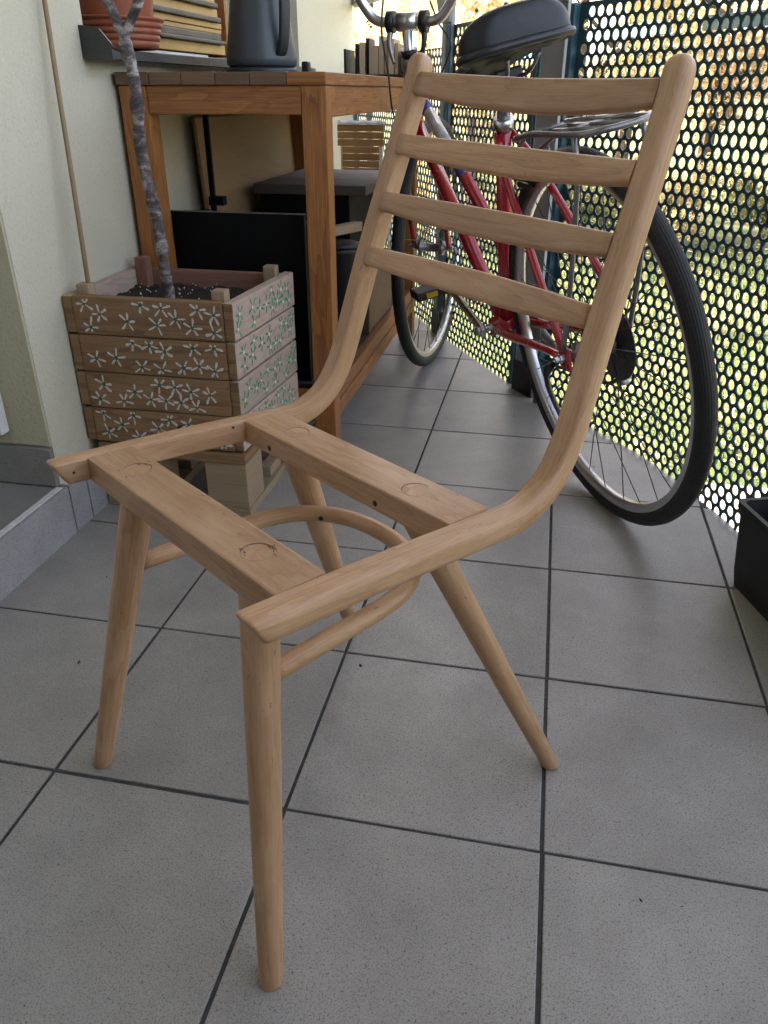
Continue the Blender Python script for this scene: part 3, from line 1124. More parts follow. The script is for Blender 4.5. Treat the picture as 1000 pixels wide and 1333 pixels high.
rnd = random.Random(11)
TH = 0.0186
rows = 4
rh = (PZ1 - PZ0) / rows
for r_ in range(rows):
    z0, z1 = PZ0 + r_ * rh + 0.0008, PZ0 + (r_ + 1) * rh - 0.0008
    j = lambda: rnd.uniform(-0.0012, 0.0012)
    # front and back boards run between the side boards
    fb = rel(box('board', (PX0 + TH + 0.0006, PY0 + j(), z0), (PX1 - TH - 0.0006, PY0 + TH, z1), pine, PL, 0.0025), PL)
    flowers(fb, PX1 - PX0 - 2 * TH, z1 - z0, 'front', 12, 'white', rnd)
    fb.data.transform(Matrix.Identity(4))
    rel(box('board', (PX0 + TH + 0.0006, PY1 - TH, z0), (PX1 - TH + 0.018, PY1 + j(), z1 - 0.004), pine_red, PL, 0.0025), PL)
    rel(box('board', (PX0 + j(), PY0 + 0.0005 + j(), z0 + 0.001), (PX0 + TH, PY1, z1 - 0.001), pine_grey if r_ == 3 else pine, PL, 0.0025), PL)
    lb_ = PL.children[-1]
    lb_.data.materials.append(pine)
    for f_ in lb_.data.polygons:
        if f_.normal.y < -0.8:
            f_.material_index = 1
    rb = rel(box('board', (PX1 - TH, PY0 + 0.0005 + j(), z0 + 0.001), (PX1 + j(), PY1, z1 - 0.001), pine_grey, PL, 0.003), PL)
    rb.rotation_euler.z = -0.072
    rb.location.x += 0.0104
    rb.data.materials.append(pine)
    for f_ in rb.data.polygons:
        if f_.normal.y < -0.8:
            f_.material_index = 1
    flowers(rb, PY1 - PY0, z1 - z0, 'side', 13, 'teal', rnd)
for cx in (PX0 + TH + 0.0135, PX1 - TH - 0.0135):
    for cy in (PY0 + TH + 0.0135, PY1 - TH - 0.0135):
        back_left = cy > 0.5 and cx < -0.5
        if cy > 0.5 and cx > -0.5:
            cx += 0.017
        rel(box('corner_post', (cx - 0.0125, cy - 0.0125, PZ0 + 0.006), (cx + 0.0125, cy + 0.0125, PZ1 + (0.015 if not back_left else 0.022)), pallet_wood if not back_left else pine_red, PL, 0.002), PL)
rel(box('bottom_board', (PX0 + TH + 0.001, PY0 + TH + 0.001, PZ0 + 0.0005), (PX1 - TH - 0.001, PY1 - TH - 0.001, PZ0 + 0.0055), pine, PL, 0.001), PL)
# soil with perlite crumbs
nx = 30
vs_, fs_ = [], []
sx0, sx1, sy0, sy1 = PX0 + TH + 0.001, PX1 - TH - 0.001, PY0 + TH + 0.001, PY1 - TH - 0.001
for i in range(nx + 1):
    for k in range(nx + 1):
        x, y = sx0 + (sx1 - sx0) * i / nx, sy0 + (sy1 - sy0) * k / nx
        vs_.append((x, y, PZ1 - 0.036 + 0.008 * noise.noise(Vector((x * 40, y * 40, 1))) + 0.004 * noise.noise(Vector((x * 150, y * 150, 4)))))
for i in range(nx):
    for k in range(nx):
        a = i * (nx + 1) + k
        fs_.append((a, a + nx + 1, a + nx + 2, a + 1))
so = raw('soil', vs_, fs_, soil_mat, PL, smooth=True)
so.location = -Vector(PL.location)
vs_, fs_ = [], []
for k in range(80):
    x, y = rnd.uniform(sx0, sx1), rnd.uniform(sy0, sy1)
    z = PZ1 - 0.036 + 0.008 * noise.noise(Vector((x * 40, y * 40, 1))) + 0.003
    r_ = rnd.uniform(0.001, 0.0026)
    b0 = len(vs_)
    vs_ += [(x + r_, y, z), (x - r_, y, z), (x, y + r_, z), (x, y - r_, z), (x, y, z + r_ * 1.2), (x, y, z - r_)]
    fs_ += [tuple(b0 + q for q in f) for f in ((0, 2, 4), (2, 1, 4), (1, 3, 4), (3, 0, 4), (2, 0, 5), (1, 2, 5), (3, 1, 5), (0, 3, 5))]
pe = raw('perlite', vs_, fs_, perlite, so)
tag(pe, kind='stuff')

# pallet under the planter
PA = empty('wooden_pallet', ((PX0 + PX1) / 2, 0.52, 0))
tag(PA, 'small pale wooden pallet of boards and blocks beneath the daisy planter', 'pallet')
px0, px1, py0, py1 = -0.590, -0.284, 0.370, 0.690
for x0, x1 in ((px0, px0 + 0.085), (-0.545, -0.47), (px1 - 0.088, px1)):
    rel(box('bottom_board', (x0, py0, 0.0005), (x1, py1, 0.0195), pallet_wood, PA, 0.002), PA)
    for y0, y1 in ((py0 + 0.001, py0 + 0.09), (py0 + 0.15, py0 + 0.20), (py1 - 0.09, py1 - 0.001)):
        if x0 > -0.40 and abs(y0 - py0 - 0.15) < 0.01:
            rel(box('block', (x1 - 0.034, y0, 0.0199), (x1 - 0.008, y1 + 0.02, 0.042), pallet_wood, PA, 0.0025), PA)
            continue
        rel(box('block', (x0 + 0.001, y0, 0.0199), (x1 - 0.002, y1, 0.1155), pallet_wood, PA, 0.0025, axis=1), PA)
for y0, y1 in ((py0 - 0.003, py0 + 0.092), (py0 + 0.118, py0 + 0.205), (py1 - 0.092, py1)):
    rel(box('top_board', (px0, y0, 0.1159), (px1, y1, 0.1375), pine, PA, 0.0035), PA)

# sapling in the planter
TR = empty('bare_sapling', (-0.465, 0.50, PZ1 - 0.045))
tag(TR, 'bare sapling with peeling grey bark growing in the daisy planter', 'tree')


def bark_tube(name, pts, r0, r1, parent, n=60, seed=0, knob=1.0):
    pp = spline(pts, n)
    rr = []
    for i, q in enumerate(pp):
        f = i / (n - 1)
        b = 1 + knob * (0.20 * noise.noise(q * 38 + Vector((seed, 0, 0))) + 0.20 * noise.noise(q * 110 + Vector((seed, 5, 0))))
        rr.append((r0 + (r1 - r0) * f) * b)
    o = tube(name, [q - Vector(TR.location) for q in pp], rr, bark_mat, parent, 14)
    return o


trunk = bark_tube('trunk', [(-0.465, 0.50, PZ1 - 0.06), (-0.466, 0.50, 0.44), (-0.469, 0.50, 0.533), (-0.480, 0.50, 0.62), (-0.482, 0.50, 0.67), (-0.478, 0.50, 0.757), (-0.485, 0.50, 0.815), (-0.489, 0.50, 0.84)], 0.0112, 0.0105, TR, 110, 1, 1.3)
bark_tube('branch', [(-0.489, 0.50, 0.832), (-0.497, 0.50, 0.856), (-0.508, 0.50, 0.882), (-0.52, 0.49, 0.95), (-0.54, 0.50, 1.1), (-0.53, 0.52, 1.3)], 0.0092, 0.004, TR, 60, 3)
bark_tube('branch', [(-0.487, 0.50, 0.822), (-0.472, 0.50, 0.848), (-0.458, 0.50, 0.868), (-0.447, 0.505, 0.895), (-0.43, 0.52, 1.0), (-0.40, 0.53, 1.2)], 0.0085, 0.003, TR, 60, 5)
bark_tube('twig', [(-0.481, 0.50, 0.79), (-0.492, 0.497, 0.806), (-0.508, 0.493, 0.813)], 0.0055, 0.0028, TR, 16, 8)
bark_tube('twig', [(-0.53, 0.495, 1.02), (-0.57, 0.47, 1.12), (-0.58, 0.46, 1.2)], 0.003, 0.0015, TR, 16, 9)
bark_tube('twig', [(-0.425, 0.522, 1.02), (-0.37, 0.50, 1.1), (-0.35, 0.48, 1.2)], 0.003, 0.0013, TR, 16, 10)

# bamboo cane leaning on the wall from the planter corner
cane = tube('bamboo_cane', [(0, 0, 0), (-0.004, 0.012, 0.12), (-0.012, 0.03, 0.25), (-0.020, 0.047, 0.38), (-0.0275, 0.064, 0.50), (-0.031, 0.075, 0.62)], 0.0042, bamboo, None, 10)
cane.location = (-0.5735, 0.4035, PZ1 - 0.034)
tag(cane, 'thin brown cane standing in the planter and leaning on the stucco wall', 'cane')

# ------------------------------------------------------------------ work table with lower shelf
TX0, TX1, TY0, TY1 = -0.606, -0.186, 0.675, 1.78
TB = empty('wooden_table', ((TX0 + TX1) / 2, (TY0 + TY1) / 2, 0))
tag(TB, 'reddish oiled wooden table with plank top and lower shelf against the wall', 'table')
edges = [-0.606, -0.536, -0.470, -0.402, -0.334, -0.262, -0.186]
for a, b in zip(edges, edges[1:]):
    rel(box('top_plank', (a + 0.0006, TY0 - 0.004 + random.uniform(-.001, .001), 0.7575), (b - 0.0006, TY1, 0.7795 + random.uniform(-.0005, .0005)), acacia if b == edges[-1] else acacia_top, TB, 0.002), TB)
LW = 0.047
for x0 in (TX0 + 0.003, TX1 - LW - 0.002):
    for y0 in (TY0, TY1 - LW - 0.02):
        w = LW + (0.009 if x0 < -0.5 else 0)
        rel(box('leg', (x0, y0, 0), (x0 + w, y0 + LW, 0.7565), acacia, TB, 0.0025), TB)
rel(box('apron', (TX0 + 0.060, TY0 + 0.003, 0.708), (TX1 - LW - 0.003, TY0 + 0.023, 0.7565), acacia, TB, 0.002), TB)
rel(box('apron', (TX0 + 0.060, TY1 - 0.045, 0.708), (TX1 - LW - 0.003, TY1 - 0.025, 0.7565), acacia, TB, 0.002), TB)
rel(box('apron', (TX1 - 0.026, TY0 + LW + 0.001, 0.703), (TX1 - 0.006, TY1 - LW - 0.021, 0.7565), acacia, TB, 0.002), TB)
rel(box('apron', (TX0 + 0.008, TY0 + LW + 0.001, 0.703), (TX0 + 0.028, TY1 - LW - 0.021, 0.7565), acacia, TB, 0.002), TB)
rel(box('peg', (TX1 - 0.031, TY0 - 0.0012, 0.729), (TX1 - 0.022, TY0 + 0.004, 0.738), acacia_top, TB, 0.001), TB)
# lower shelf
rel(box('shelf_rail', (TX1 - 0.024, TY0 + LW + 0.001, 0.090), (TX1 - 0.003, TY1 - LW - 0.021, 0.126), acacia, TB, 0.002), TB)
rel(box('shelf_rail', (TX1 - 0.027, TY0 + LW + 0.001, 0.1275), (TX1 - 0.006, TY1 - LW - 0.021, 0.164), acacia, TB, 0.002), TB)
rel(box('shelf_rail', (TX0 + 0.008, TY0 + LW + 0.001, 0.090), (TX0 + 0.030, TY1 - LW - 0.021, 0.164), acacia, TB, 0.002), TB)
rel(box('shelf_rail', (TX0 + 0.062, TY0 + 0.003, 0.090), (TX1 - LW - 0.003, TY0 + 0.024, 0.160), acacia, TB, 0.002), TB)
rel(box('shelf', (TX0 + 0.0305, TY0 + LW + 0.002, 0.140), (TX1 - 0.0275, TY1 - 0.07, 0.161), slate_shelf, TB, 0.002), TB)
SH = 0.1615

# things on the shelf
bb_ = empty('black_storage_box', (-0.43, 0.86, SH))
tag(bb_, 'large flat black storage box on the lower shelf, just behind the planter', 'box')
X0, X1, Y0, Y1, Z1 = -0.572, -0.262, 0.745, 0.965, 0.520
for nm, lo, hi in (('panel', (X0, Y0, SH), (X1, Y0 + 0.016, Z1)), ('panel', (X0, Y1 - 0.016, SH), (X1, Y1, Z1 - 0.03)),
                   ('panel', (X0, Y0 + 0.0165, SH), (X0 + 0.016, Y1 - 0.0165, Z1 - 0.02)), ('panel', (X1 - 0.016, Y0 + 0.0165, SH), (X1, Y1 - 0.0165, Z1 - 0.02)),
                   ('bottom', (X0 + 0.017, Y0 + 0.017, SH), (X1 - 0.017, Y1 - 0.017, SH + 0.01))):
    rel(box(nm, lo, hi, black_board, bb_, 0.0012), bb_)
rel(box('edge_band', (X0, Y0 + 0.001, Z1 + 0.0003), (X1, Y0 + 0.015, Z1 + 0.0016), alloy_dark, bb_, 0.0004), bb_)

ply = empty('plywood_sheet', (-0.560, 1.385, SH))
tag(ply, 'plain brown plywood sheet leaning on the wall beneath the table', 'board')
o = box('sheet', (-0.004, -0.40, 0), (0.004, 0.40, 0.53), plywood, ply, 0.001, axis=1)
o.location = (-0.017, 0, 0.266)
o.rotation_euler = (0, math.radians(-3), 0)
fr_ = empty('black_bracket_frame', (-0.556, 0.962, SH))
tag(fr_, 'narrow black upright with a short arm beside the plywood sheet', 'bracket')
rel(box('upright', (-0.563, 0.972, SH), (-0.551, 0.982, 0.700), black_board, fr_, 0.001), fr_)
rel(box('arm', (-0.566, 0.970, 0.505), (-0.530, 0.996, 0.525), black_board, fr_, 0.001), fr_)
rel(box('foot', (-0.575, 0.975, SH), (-0.540, 1.015, SH + 0.012), black_board, fr_, 0.001), fr_)

ch_ = empty('dark_chest', (-0.40, 1.42, SH))
tag(ch_, 'dark low chest with a worn dark plank lid deep under the table', 'chest')
rel(box('body', (-0.535, 1.24, SH), (-0.285, 1.68, 0.505), black_board, ch_, 0.003), ch_)
for a, b in ((1.225, 1.375), (1.377, 1.53), (1.532, 1.69)):
    rel(box('lid_plank', (-0.545, a, 0.5055), (-0.237, b, 0.530), darkwood, ch_, 0.003), ch_)

bn = empty('black_bin', (-0.262, 1.03, SH))
tag(bn, 'small black plastic bin with rolled rim behind the table leg', 'bin')
b1 = lathe('tub', [(0.040, 0.0), (0.046, 0.01), (0.052, 0.235), (0.055, 0.237), (0.056, 0.246), (0.053, 0.250), (0.049, 0.246), (0.043, 0.012)], black_plastic, bn, 32)
b2 = lathe('lid', [(0.0545, 0.2502), (0.0535, 0.257), (0.040, 0.262), (0.0005, 0.264)], black_plastic, bn, 32)
bt = box('timber_batten', (-0.012, -0.12, -0.011), (0.012, 0.12, 0.011), pallet_wood, None, 0.0015)
bt.location = (-0.286, 1.03, 0.4445)
bt.rotation_euler = (math.radians(0), 0, math.radians(-24))
tag(bt, 'short grey timber batten lying on the black bin lid', 'batten')
wb = empty('brown_wooden_box', (-0.275, 1.31, SH))
tag(wb, 'brown wooden box standing on the shelf end near the front wheel', 'box')
rel(box('side', (-0.222, 1.155, SH), (-0.2145, 1.470, 0.335), acacia_top, wb, 0.001), wb)
rel(box('front', (-0.281, 1.155, SH), (-0.2225, 1.165, 0.335), darkwood, wb, 0.001), wb)
rel(box('back', (-0.281, 1.460, SH), (-0.2225, 1.470, 0.335), darkwood, wb, 0.001), wb)
rel(box('bottom', (-0.281, 1.1655, SH), (-0.2225, 1.4595, SH + 0.008), darkwood, wb, 0.001), wb)

# kettle on the table
KZ = 0.7800
kt = empty('electric_kettle', (-0.415, 0.985, KZ))
tag(kt, 'slate grey electric kettle with dark strap handle standing on the table', 'kettle')
lathe('body', [(0.070, 0.014), (0.0765, 0.018), (0.0768, 0.03), (0.070, 0.075), (0.062, 0.125), (0.057, 0.17), (0.054, 0.21), (0.052, 0.225), (0.046, 0.233), (0.0005, 0.236)], jug_mat, kt, 48)
pb = lathe('power_base', [(0.074, 0.0), (0.0785, 0.003), (0.0785, 0.010), (0.072, 0.0135), (0.0005, 0.0136)], jug_dark, kt, 48)
ha = math.radians(-38)
hd = Vector((math.cos(ha), math.sin(ha), 0))
hp = [hd * 0.060 + Vector((0, 0, 0.205)), hd * 0.078 + Vector((0, 0, 0.21)), hd * 0.096 + Vector((0, 0, 0.195)), hd * 0.099 + Vector((0, 0, 0.150)), hd * 0.096 + Vector((0, 0, 0.100)),
      hd * 0.090 + Vector((0, 0, 0.065)), hd * 0.080 + Vector((0, 0, 0.042)), hd * 0.070 + Vector((0, 0, 0.038))]
sweep('handle', spline(hp, 40), rrect(0.024, 0.011, (0.004,) * 4, 3), jug_dark, kt, lateral=Vector((-hd.y, hd.x, 0)))
lg_ = box('plug_socket', (-0.008, -0.012, 0), (0.008, 0.012, 0.026), black_plastic, kt, 0.004)
lg_.location = (0.086, 0.05, 0.013)

# terracotta pot on the window sill
pt = empty('terracotta_flowerpot', (-0.655, 0.800, 0.8215))
tag(pt, 'terracotta coloured plastic flowerpot in its ridged saucer on the window sill', 'flowerpot')
prof = [(0.073, 0.0)]
for k in range(4):
    z = 0.004 + k * 0.011
    r_ = 0.079 + k * 0.0034
    prof += [(r_, z), (r_ + 0.0018, z + 0.004), (r_ + 0.0014, z + 0.009), (r_ - 0.001, z + 0.0102)]
prof += [(0.0945, 0.049), (0.0965, 0.052), (0.0955, 0.0545), (0.0925, 0.054), (0.088, 0.044), (0.072, 0.006), (0.0005, 0.005)]
lathe('saucer', prof, terracotta, pt, 48, smooth=True)
lathe('pot', [(0.066, 0.0062), (0.074, 0.05), (0.0835, 0.13), (0.088, 0.165), (0.0905, 0.166), (0.091, 0.19), (0.088, 0.191), (0.084, 0.165), (0.0005, 0.160)], terracotta, pt, 48)

# bundle of folded slats and dark bars behind the pot
sl = empty('folded_slat_panel', (-0.70, 1.18, 0.826))
tag(sl, 'folded panel of yellow wooden slats and dark bars in the window opening', 'panel')
zz = 0.834
for k, (h, m_, dx) in enumerate(((0.024, yellowwood, 0.0), (0.009, sill_mat, 0.016), (0.016, sill_mat, 0.004), (0.011, yellowwood, 0.0), (0.014, yellowwood, 0.004), (0.012, sill_mat, 0.015), (0.02, yellowwood, 0.0), (0.012, sill_mat, 0.014), (0.022, yellowwood, 0.0))):
    rel(box('slat' if m_ is yellowwood else 'bar', (-0.735 + dx, 0.95 - 0.02 * k, zz), (-0.690 + dx, 1.475 - 0.006 * k - (0.02 if m_ is sill_mat else 0), zz + h - 0.001), m_, sl, 0.002), sl)
    zz += h
rel(box('end_stile', (-0.745, 1.480, 0.830), (-0.685, 1.500, zz + 0.02), acacia, sl, 0.002), sl)

# upright offcuts in a holder on the far end of the table
hol = empty('black_letter_rack', (-0.28, 1.585, KZ))
tag(hol, 'low black rack of upright boards on the far end of the table', 'rack')
rel(box('base', (-0.365, 1.53, KZ), (-0.195, 1.64, KZ + 0.008), black_plastic, hol, 0.001), hol)
rel(box('side', (-0.365, 1.53, KZ + 0.0085), (-0.359, 1.64, KZ + 0.07), black_plastic, hol, 0.001), hol)
rel(box('side', (-0.201, 1.53, KZ + 0.0085), (-0.195, 1.64, KZ + 0.07), black_plastic, hol, 0.001), hol)
xs = -0.335
for k, (w, h, dk) in enumerate(((0.010, 0.074, 1), (0.017, 0.078, 0), (0.010, 0.088, 1), (0.026, 0.070, 0), (0.014, 0.092, 0), (0.012, 0.082, 0), (0.016, 0.086, 0), (0.010, 0.075, 0))):
    o = box('upright_board', (xs, 1.540 + 0.005 * (k % 3), KZ + 0.0085), (xs + w - 0.001, 1.63, KZ + 0.0085 + h), black_plastic if dk else card, None, 0.001, axis=2)
    tag(o, ('thin black board standing upright in the rack on the table' if dk else 'thin pale brown board standing upright in the rack on the table'), 'board', 'upright boards in the rack')
    xs += w + 0.001

# slatted folding chair at the far end
FC = empty('slatted_chair', (-0.44, 2.14, 0))
tag(FC, 'small brown slatted chair with white legs beyond the table', 'chair')
for k in range(7):
    z = 0.480 + k * 0.0235
    w = 0.085 if k > 3 else 0.068
    sx = -0.45
    rel(box('slat', (sx - w, 2.095, z), (sx + w, 2.107, z + 0.0215), chairwood, FC, 0.0015), FC)
for sx in (-0.52, -0.38):
    o = box('leg', (-0.008, -0.008, 0), (0.008, 0.008, 0.60), white_plastic, FC, 0.002)
    o.location = (sx + 0.44, 2.118 - 2.14, 0.30)
    o2 = box('leg', (-0.008, -0.008, 0), (0.008, 0.008, 0.46), white_plastic, FC, 0.002)
    o2.location = (sx + 0.44, 2.30 - 2.14, 0.23)
for k in range(5):
    rel(box('seat_slat', (-0.535, 2.13 + k * 0.038, 0.462), (-0.365, 2.163 + k * 0.038, 0.474), chairwood, FC, 0.0015), FC)
vs_, fs_ = [], []
for i in range(13):
    for k in range(7):
        x = -0.53 + 0.165 * i / 12
        a = k / 6 * math.pi
        r_ = 0.012 + 0.003 * math.sin(i * 1.7 + k)
        vs_.append((x, 2.101 - math.cos(a) * (r_ + 0.004), 0.6445 + math.sin(a) * (r_ + 0.002 * math.sin(i * 2.3))))
for i in range(12):
    for k in range(6):
        fs_.append((i * 7 + k, i * 7 + k + 1, (i + 1) * 7 + k + 1, (i + 1) * 7 + k))
cl_ = raw('white_cloth', vs_, fs_, white_cloth, None, smooth=True)
md = cl_.modifiers.new('thickness', 'SOLIDIFY'); md.thickness = 0.002; md.offset = 1
tag(cl_, 'crumpled white cloth lying over the top of the slatted chair', 'cloth')

# black planter trough by the railing
pot = empty('black_plant_trough', (0.64, 0.22, 0), (0, 0, math.radians(-72)))
tag(pot, 'black plastic plant trough on the tiles beside the railing', 'planter')
# local x runs along the railing, y across (towards the railing)


def trough(L_, W_, H_, inset, th, lip):
    secs_ = [(L_ / 2 - inset, W_ / 2 - inset * 0.6, 0.0), (L_ / 2 - inset * 0.75, W_ / 2 - inset * 0.45, 0.03), (L_ / 2 - 0.004, W_ / 2 - 0.004, H_ - 0.012), (L_ / 2, W_ / 2, H_ - 0.011), (L_ / 2, W_ / 2, H_),
             (L_ / 2 - lip, W_ / 2 - lip, H_), (L_ / 2 - lip - 0.002, W_ / 2 - lip - 0.002, H_ - 0.02), (L_ / 2 - lip - 0.006, W_ / 2 - lip - 0.004, 0.10)]
    vs_, fs_ = [], []
    for a, b, z in secs_:
        for p_ in rrect(2 * a, 2 * b, (0.012,) * 4, 4):
            vs_.append((p_[0], p_[1], z))
    m_ = 20
    for i in range(len(secs_) - 1):
        for k in range(m_):
            k2 = (k + 1) % m_
            fs_.append((i * m_ + k, i * m_ + k2, (i + 1) * m_ + k2, (i + 1) * m_ + k))
    fs_.append(tuple(range(m_ - 1, -1, -1)))
    return vs_, fs_


vs_, fs_ = trough(0.42, 0.118, 0.152, 0.022, 0.003, 0.008)
tro = raw('trough', vs_, fs_, black_rubber_pot, pot, smooth=False)
so2 = box('soil', (-0.19, -0.044, 0.090), (0.19, 0.044, 0.105), soil_mat, pot, 0.004)
rib = box('inner_step', (-0.198, -0.0525, 0.118), (0.198, 0.0525, 0.121), black_rubber_pot, pot, 0.001)
bpy.data.objects.remove(rib)
pot.location = (0.589 + 0.21 * math.cos(math.radians(-72)) - 0.0 + 0.059 * math.sin(math.radians(72)), 0.336 + 0.21 * math.sin(math.radians(-72)) + 0.059 * math.cos(math.radians(72)), 0.0)

# ------------------------------------------------------------------ bicycle (local: x forward, y left, z up, origin under the rear axle)
AZ, LEAN = math.radians(117.3), 0.225
BK = empty('red_bicycle', (0.412, 0.5727, 0.0))
MB = Matrix.Translation((0.412, 0.5727, 0.0)) @ Matrix.Rotation(AZ, 4, 'Z') @ Matrix.Rotation(-LEAN, 4, 'X')
BK.matrix_world = MB
tag(BK, 'red step-through bicycle with silver rims parked leaning by the perforated railing', 'bicycle')
R_T, R_C = 0.0168, 0.3272


def wheel(parent, mat4, disc):
    """wheel in its own xz plane, axle along y; the tyre is the part, the rest its pieces"""
    n = 96
    ring = [(R_C * math.cos(2 * math.pi * k / n), 0, R_C * math.sin(2 * math.pi * k / n)) for k in range(n)]
    fr = [(Vector((math.cos(2 * math.pi * k / n), 0, math.sin(2 * math.pi * k / n))), Vector((0, 1, 0))) for k in range(n)]
    w = sweep('wheel', ring, circ(R_T, 16), tyre_mat, parent, closed=True, frames=fr)
    w.matrix_local = mat4
    ri = R_C - R_T + 0.004
    sec = [(0.006, 0.0125), (-0.002, 0.0115), (-0.012, 0.0085), (-0.0145, 0.004), (-0.0145, -0.004), (-0.012, -0.0085), (-0.002, -0.0115), (0.006, -0.0125)]
    ringr = [(ri * math.cos(2 * math.pi * k / n), 0, ri * math.sin(2 * math.pi * k / n)) for k in range(n)]
    rim = sweep('rim', ringr, sec, chrome, w, closed=True, frames=fr)
    hub = lathe('hub', [(0.006, -0.052), (0.006, -0.042), (0.020, -0.036), (0.021, -0.031), (0.012, -0.026), (0.012, 0.026), (0.021, 0.031), (0.020, 0.036), (0.006, 0.042), (0.006, 0.052)], alloy_dark, w, 20, close_top=True)
    hub.rotation_euler = (math.radians(90), 0, 0)
    sp_me = None
    ns = 28
    for k in range(ns):
        side = 1 if k % 2 else -1
        a = 2 * math.pi * k / ns
        da = math.radians(68) * (1 if (k // 2) % 2 else -1)
        p0 = Vector((0.019 * math.cos(a + da), side * 0.033, 0.019 * math.sin(a + da)))
        p1 = Vector(((ri - 0.0145) * math.cos(a), side * 0.001, (ri - 0.0145) * math.sin(a)))
        d_ = p1 - p0
        if sp_me is None:
            o = tube('spoke', [(0, 0, 0), (0, 0, d_.length)], 0.00105, spoke_mat, w, 6)
            sp_me = o.data
        else:
            o = link('spoke', sp_me, spoke_mat, w)
        o.location = p0
        o.rotation_mode = 'QUATERNION'
        o.rotation_quaternion = d_.to_track_quat('Z', 'Y')
    if disc:
        # cassette of sprockets and a spoke guard on the drive side (right, -y)
        gd = lathe('sprocket', [(0.074, 0.0), (0.074, 0.0015), (0.058, 0.0015), (0.058, 0.0)], spoke_mat, w, 40)
        gd.location = (0, -0.038, 0)
        gd.rotation_euler = (math.radians(90), 0, 0)
        for k in range(6):
            r0 = 0.050 - k * 0.0055
            vs_, fs_ = [], []
            nt = 30 - 3 * k
            for q in range(nt * 2):
                rr = r0 + (0.0028 if q % 2 else 0)
                a = math.pi * q / nt
                vs_ += [(rr * math.cos(a), 0, rr * math.sin(a)), (rr * math.cos(a), -0.002, rr * math.sin(a))]
            m_ = nt * 2
            fs_ = [(2 * q, 2 * q + 1, (2 * q + 3) % (2 * m_), (2 * q + 2) % (2 * m_)) for q in range(m_)]
            fs_ += [tuple(2 * q for q in range(m_)), tuple(2 * q + 1 for q in range(m_ - 1, -1, -1))]
            s_ = raw('sprocket', vs_, fs_, alloy_dark, w)
            fix_normals(s_)
            s_.location = (0, -0.0415 - k * 0.0042, 0)
    return w


def frame_m(o, d, u):
    """matrix from origin, forward and up vectors (columns x, y, z)"""
    y = u.cross(d).normalized()
    m_ = Matrix((d, y, u)).transposed().to_4x4()
    return Matrix.Translation(o) @ m_


rw_m = Matrix.Translation((0, 0, R_C + R_T))
wheel(BK, rw_m, True)
# front wheel turned by the handlebar; found from where it stands on the tiles
faz, fl_ = 1.4421875, 0.0114
fd = Vector((math.cos(faz), math.sin(faz), 0))
fn = Vector((-math.sin(faz), math.cos(faz), 0))
fu = (Vector((0, 0, 1)) * math.cos(fl_) + fn * math.sin(fl_)).normalized()
fc = Vector((-0.08818, 1.45451, R_T)) + fu * R_C
fw_world = frame_m(fc, fd, fu)
MBi = MB.inverted()
fw_local = MBi @ fw_world
wheel(BK, fw_local, False)
A = MBi @ fc                                   # front axle, bike space
ax = (MBi.to_3x3() @ fn).normalized()          # axle direction (left)

BBp = Vector((0.425, 0, 0.280))
ST = Vector((0.290, 0, 0.715))                 # top of the seat tube
HL = Vector((0.845, 0, 0.665))                 # head tube ends
HT = Vector((0.806, 0, 0.815))
hd_ = (HT - HL).normalized()
frame = tube('frame', [BBp - Vector((0, 0.034, 0)), BBp + Vector((0, 0.034, 0))], 0.021, red_paint, BK, 20)
tag(frame, None)


def ftube(name, a, b, r, mat=red_paint, n=16, par=frame):
    return tube(name, [Vector(a), Vector(b)], r, mat, par, n)


ftube('seat_tube', BBp, ST, 0.0155)
ftube('head_tube', HL, HT, 0.0185)
ftube('down_tube', BBp + Vector((0.01, 0, 0.005)), HL + hd_ * 0.03, 0.0165)
tt_lo = BBp.lerp(ST, 0.42)
tt_hi = HT - hd_ * 0.03
ftube('top_tube', tt_lo, tt_hi, 0.0140)
dvec = tt_hi - tt_lo
ftube('decal_band', tt_lo + dvec * 0.40, tt_lo + dvec * 0.50, 0.01425, blue_decal)
ftube('decal_band', tt_lo + dvec * 0.5005, tt_lo + dvec * 0.80, 0.01430, white_decal)
ftube('decal_band', tt_lo + dvec * 0.8005, tt_lo + dvec * 0.90, 0.01425, blue_decal)
for s in (-1, 1):
    dr = Vector((0, s * 0.060, R_C + R_T))
    tube('chain_stay', spline([BBp + Vector((-0.01, s * 0.026, 0)), BBp + Vector((-0.10, s * 0.040, 0.012)), dr + Vector((0.06, 0, -0.006)), dr + Vector((0.012, 0, -0.008))], 16), [0.0115 - 0.0003 * k for k in range(16)], red_paint, frame, 12)
    tube('seat_stay', spline([ST + Vector((0.006, s * 0.014, -0.02)), ST + Vector((-0.06, s * 0.034, -0.085)), dr + Vector((0.05, 0, 0.09)), dr + Vector((0.006, 0, 0.012))], 16), 0.0078, red_paint, frame, 12)
    o = box('dropout', (-0.018, -0.003, -0.022), (0.022, 0.003, 0.020), red_paint, frame, 0.004)
    o.location = dr
    nt_ = lathe('axle_nut', [(0.009, 0), (0.009, 0.008), (0.005, 0.009), (0.005, 0.016), (0.0005, 0.0165)], chrome, frame, 6, smooth=False)
    nt_.location = dr + Vector((0, s * 0.0035, 0))
    nt_.rotation_euler = (math.radians(-90 * s), 0, 0)
# rear brake bridge
ftube('brake_bridge', ST + Vector((-0.06, -0.034, -0.085)), ST + Vector((-0.06, 0.034, -0.085)), 0.006)

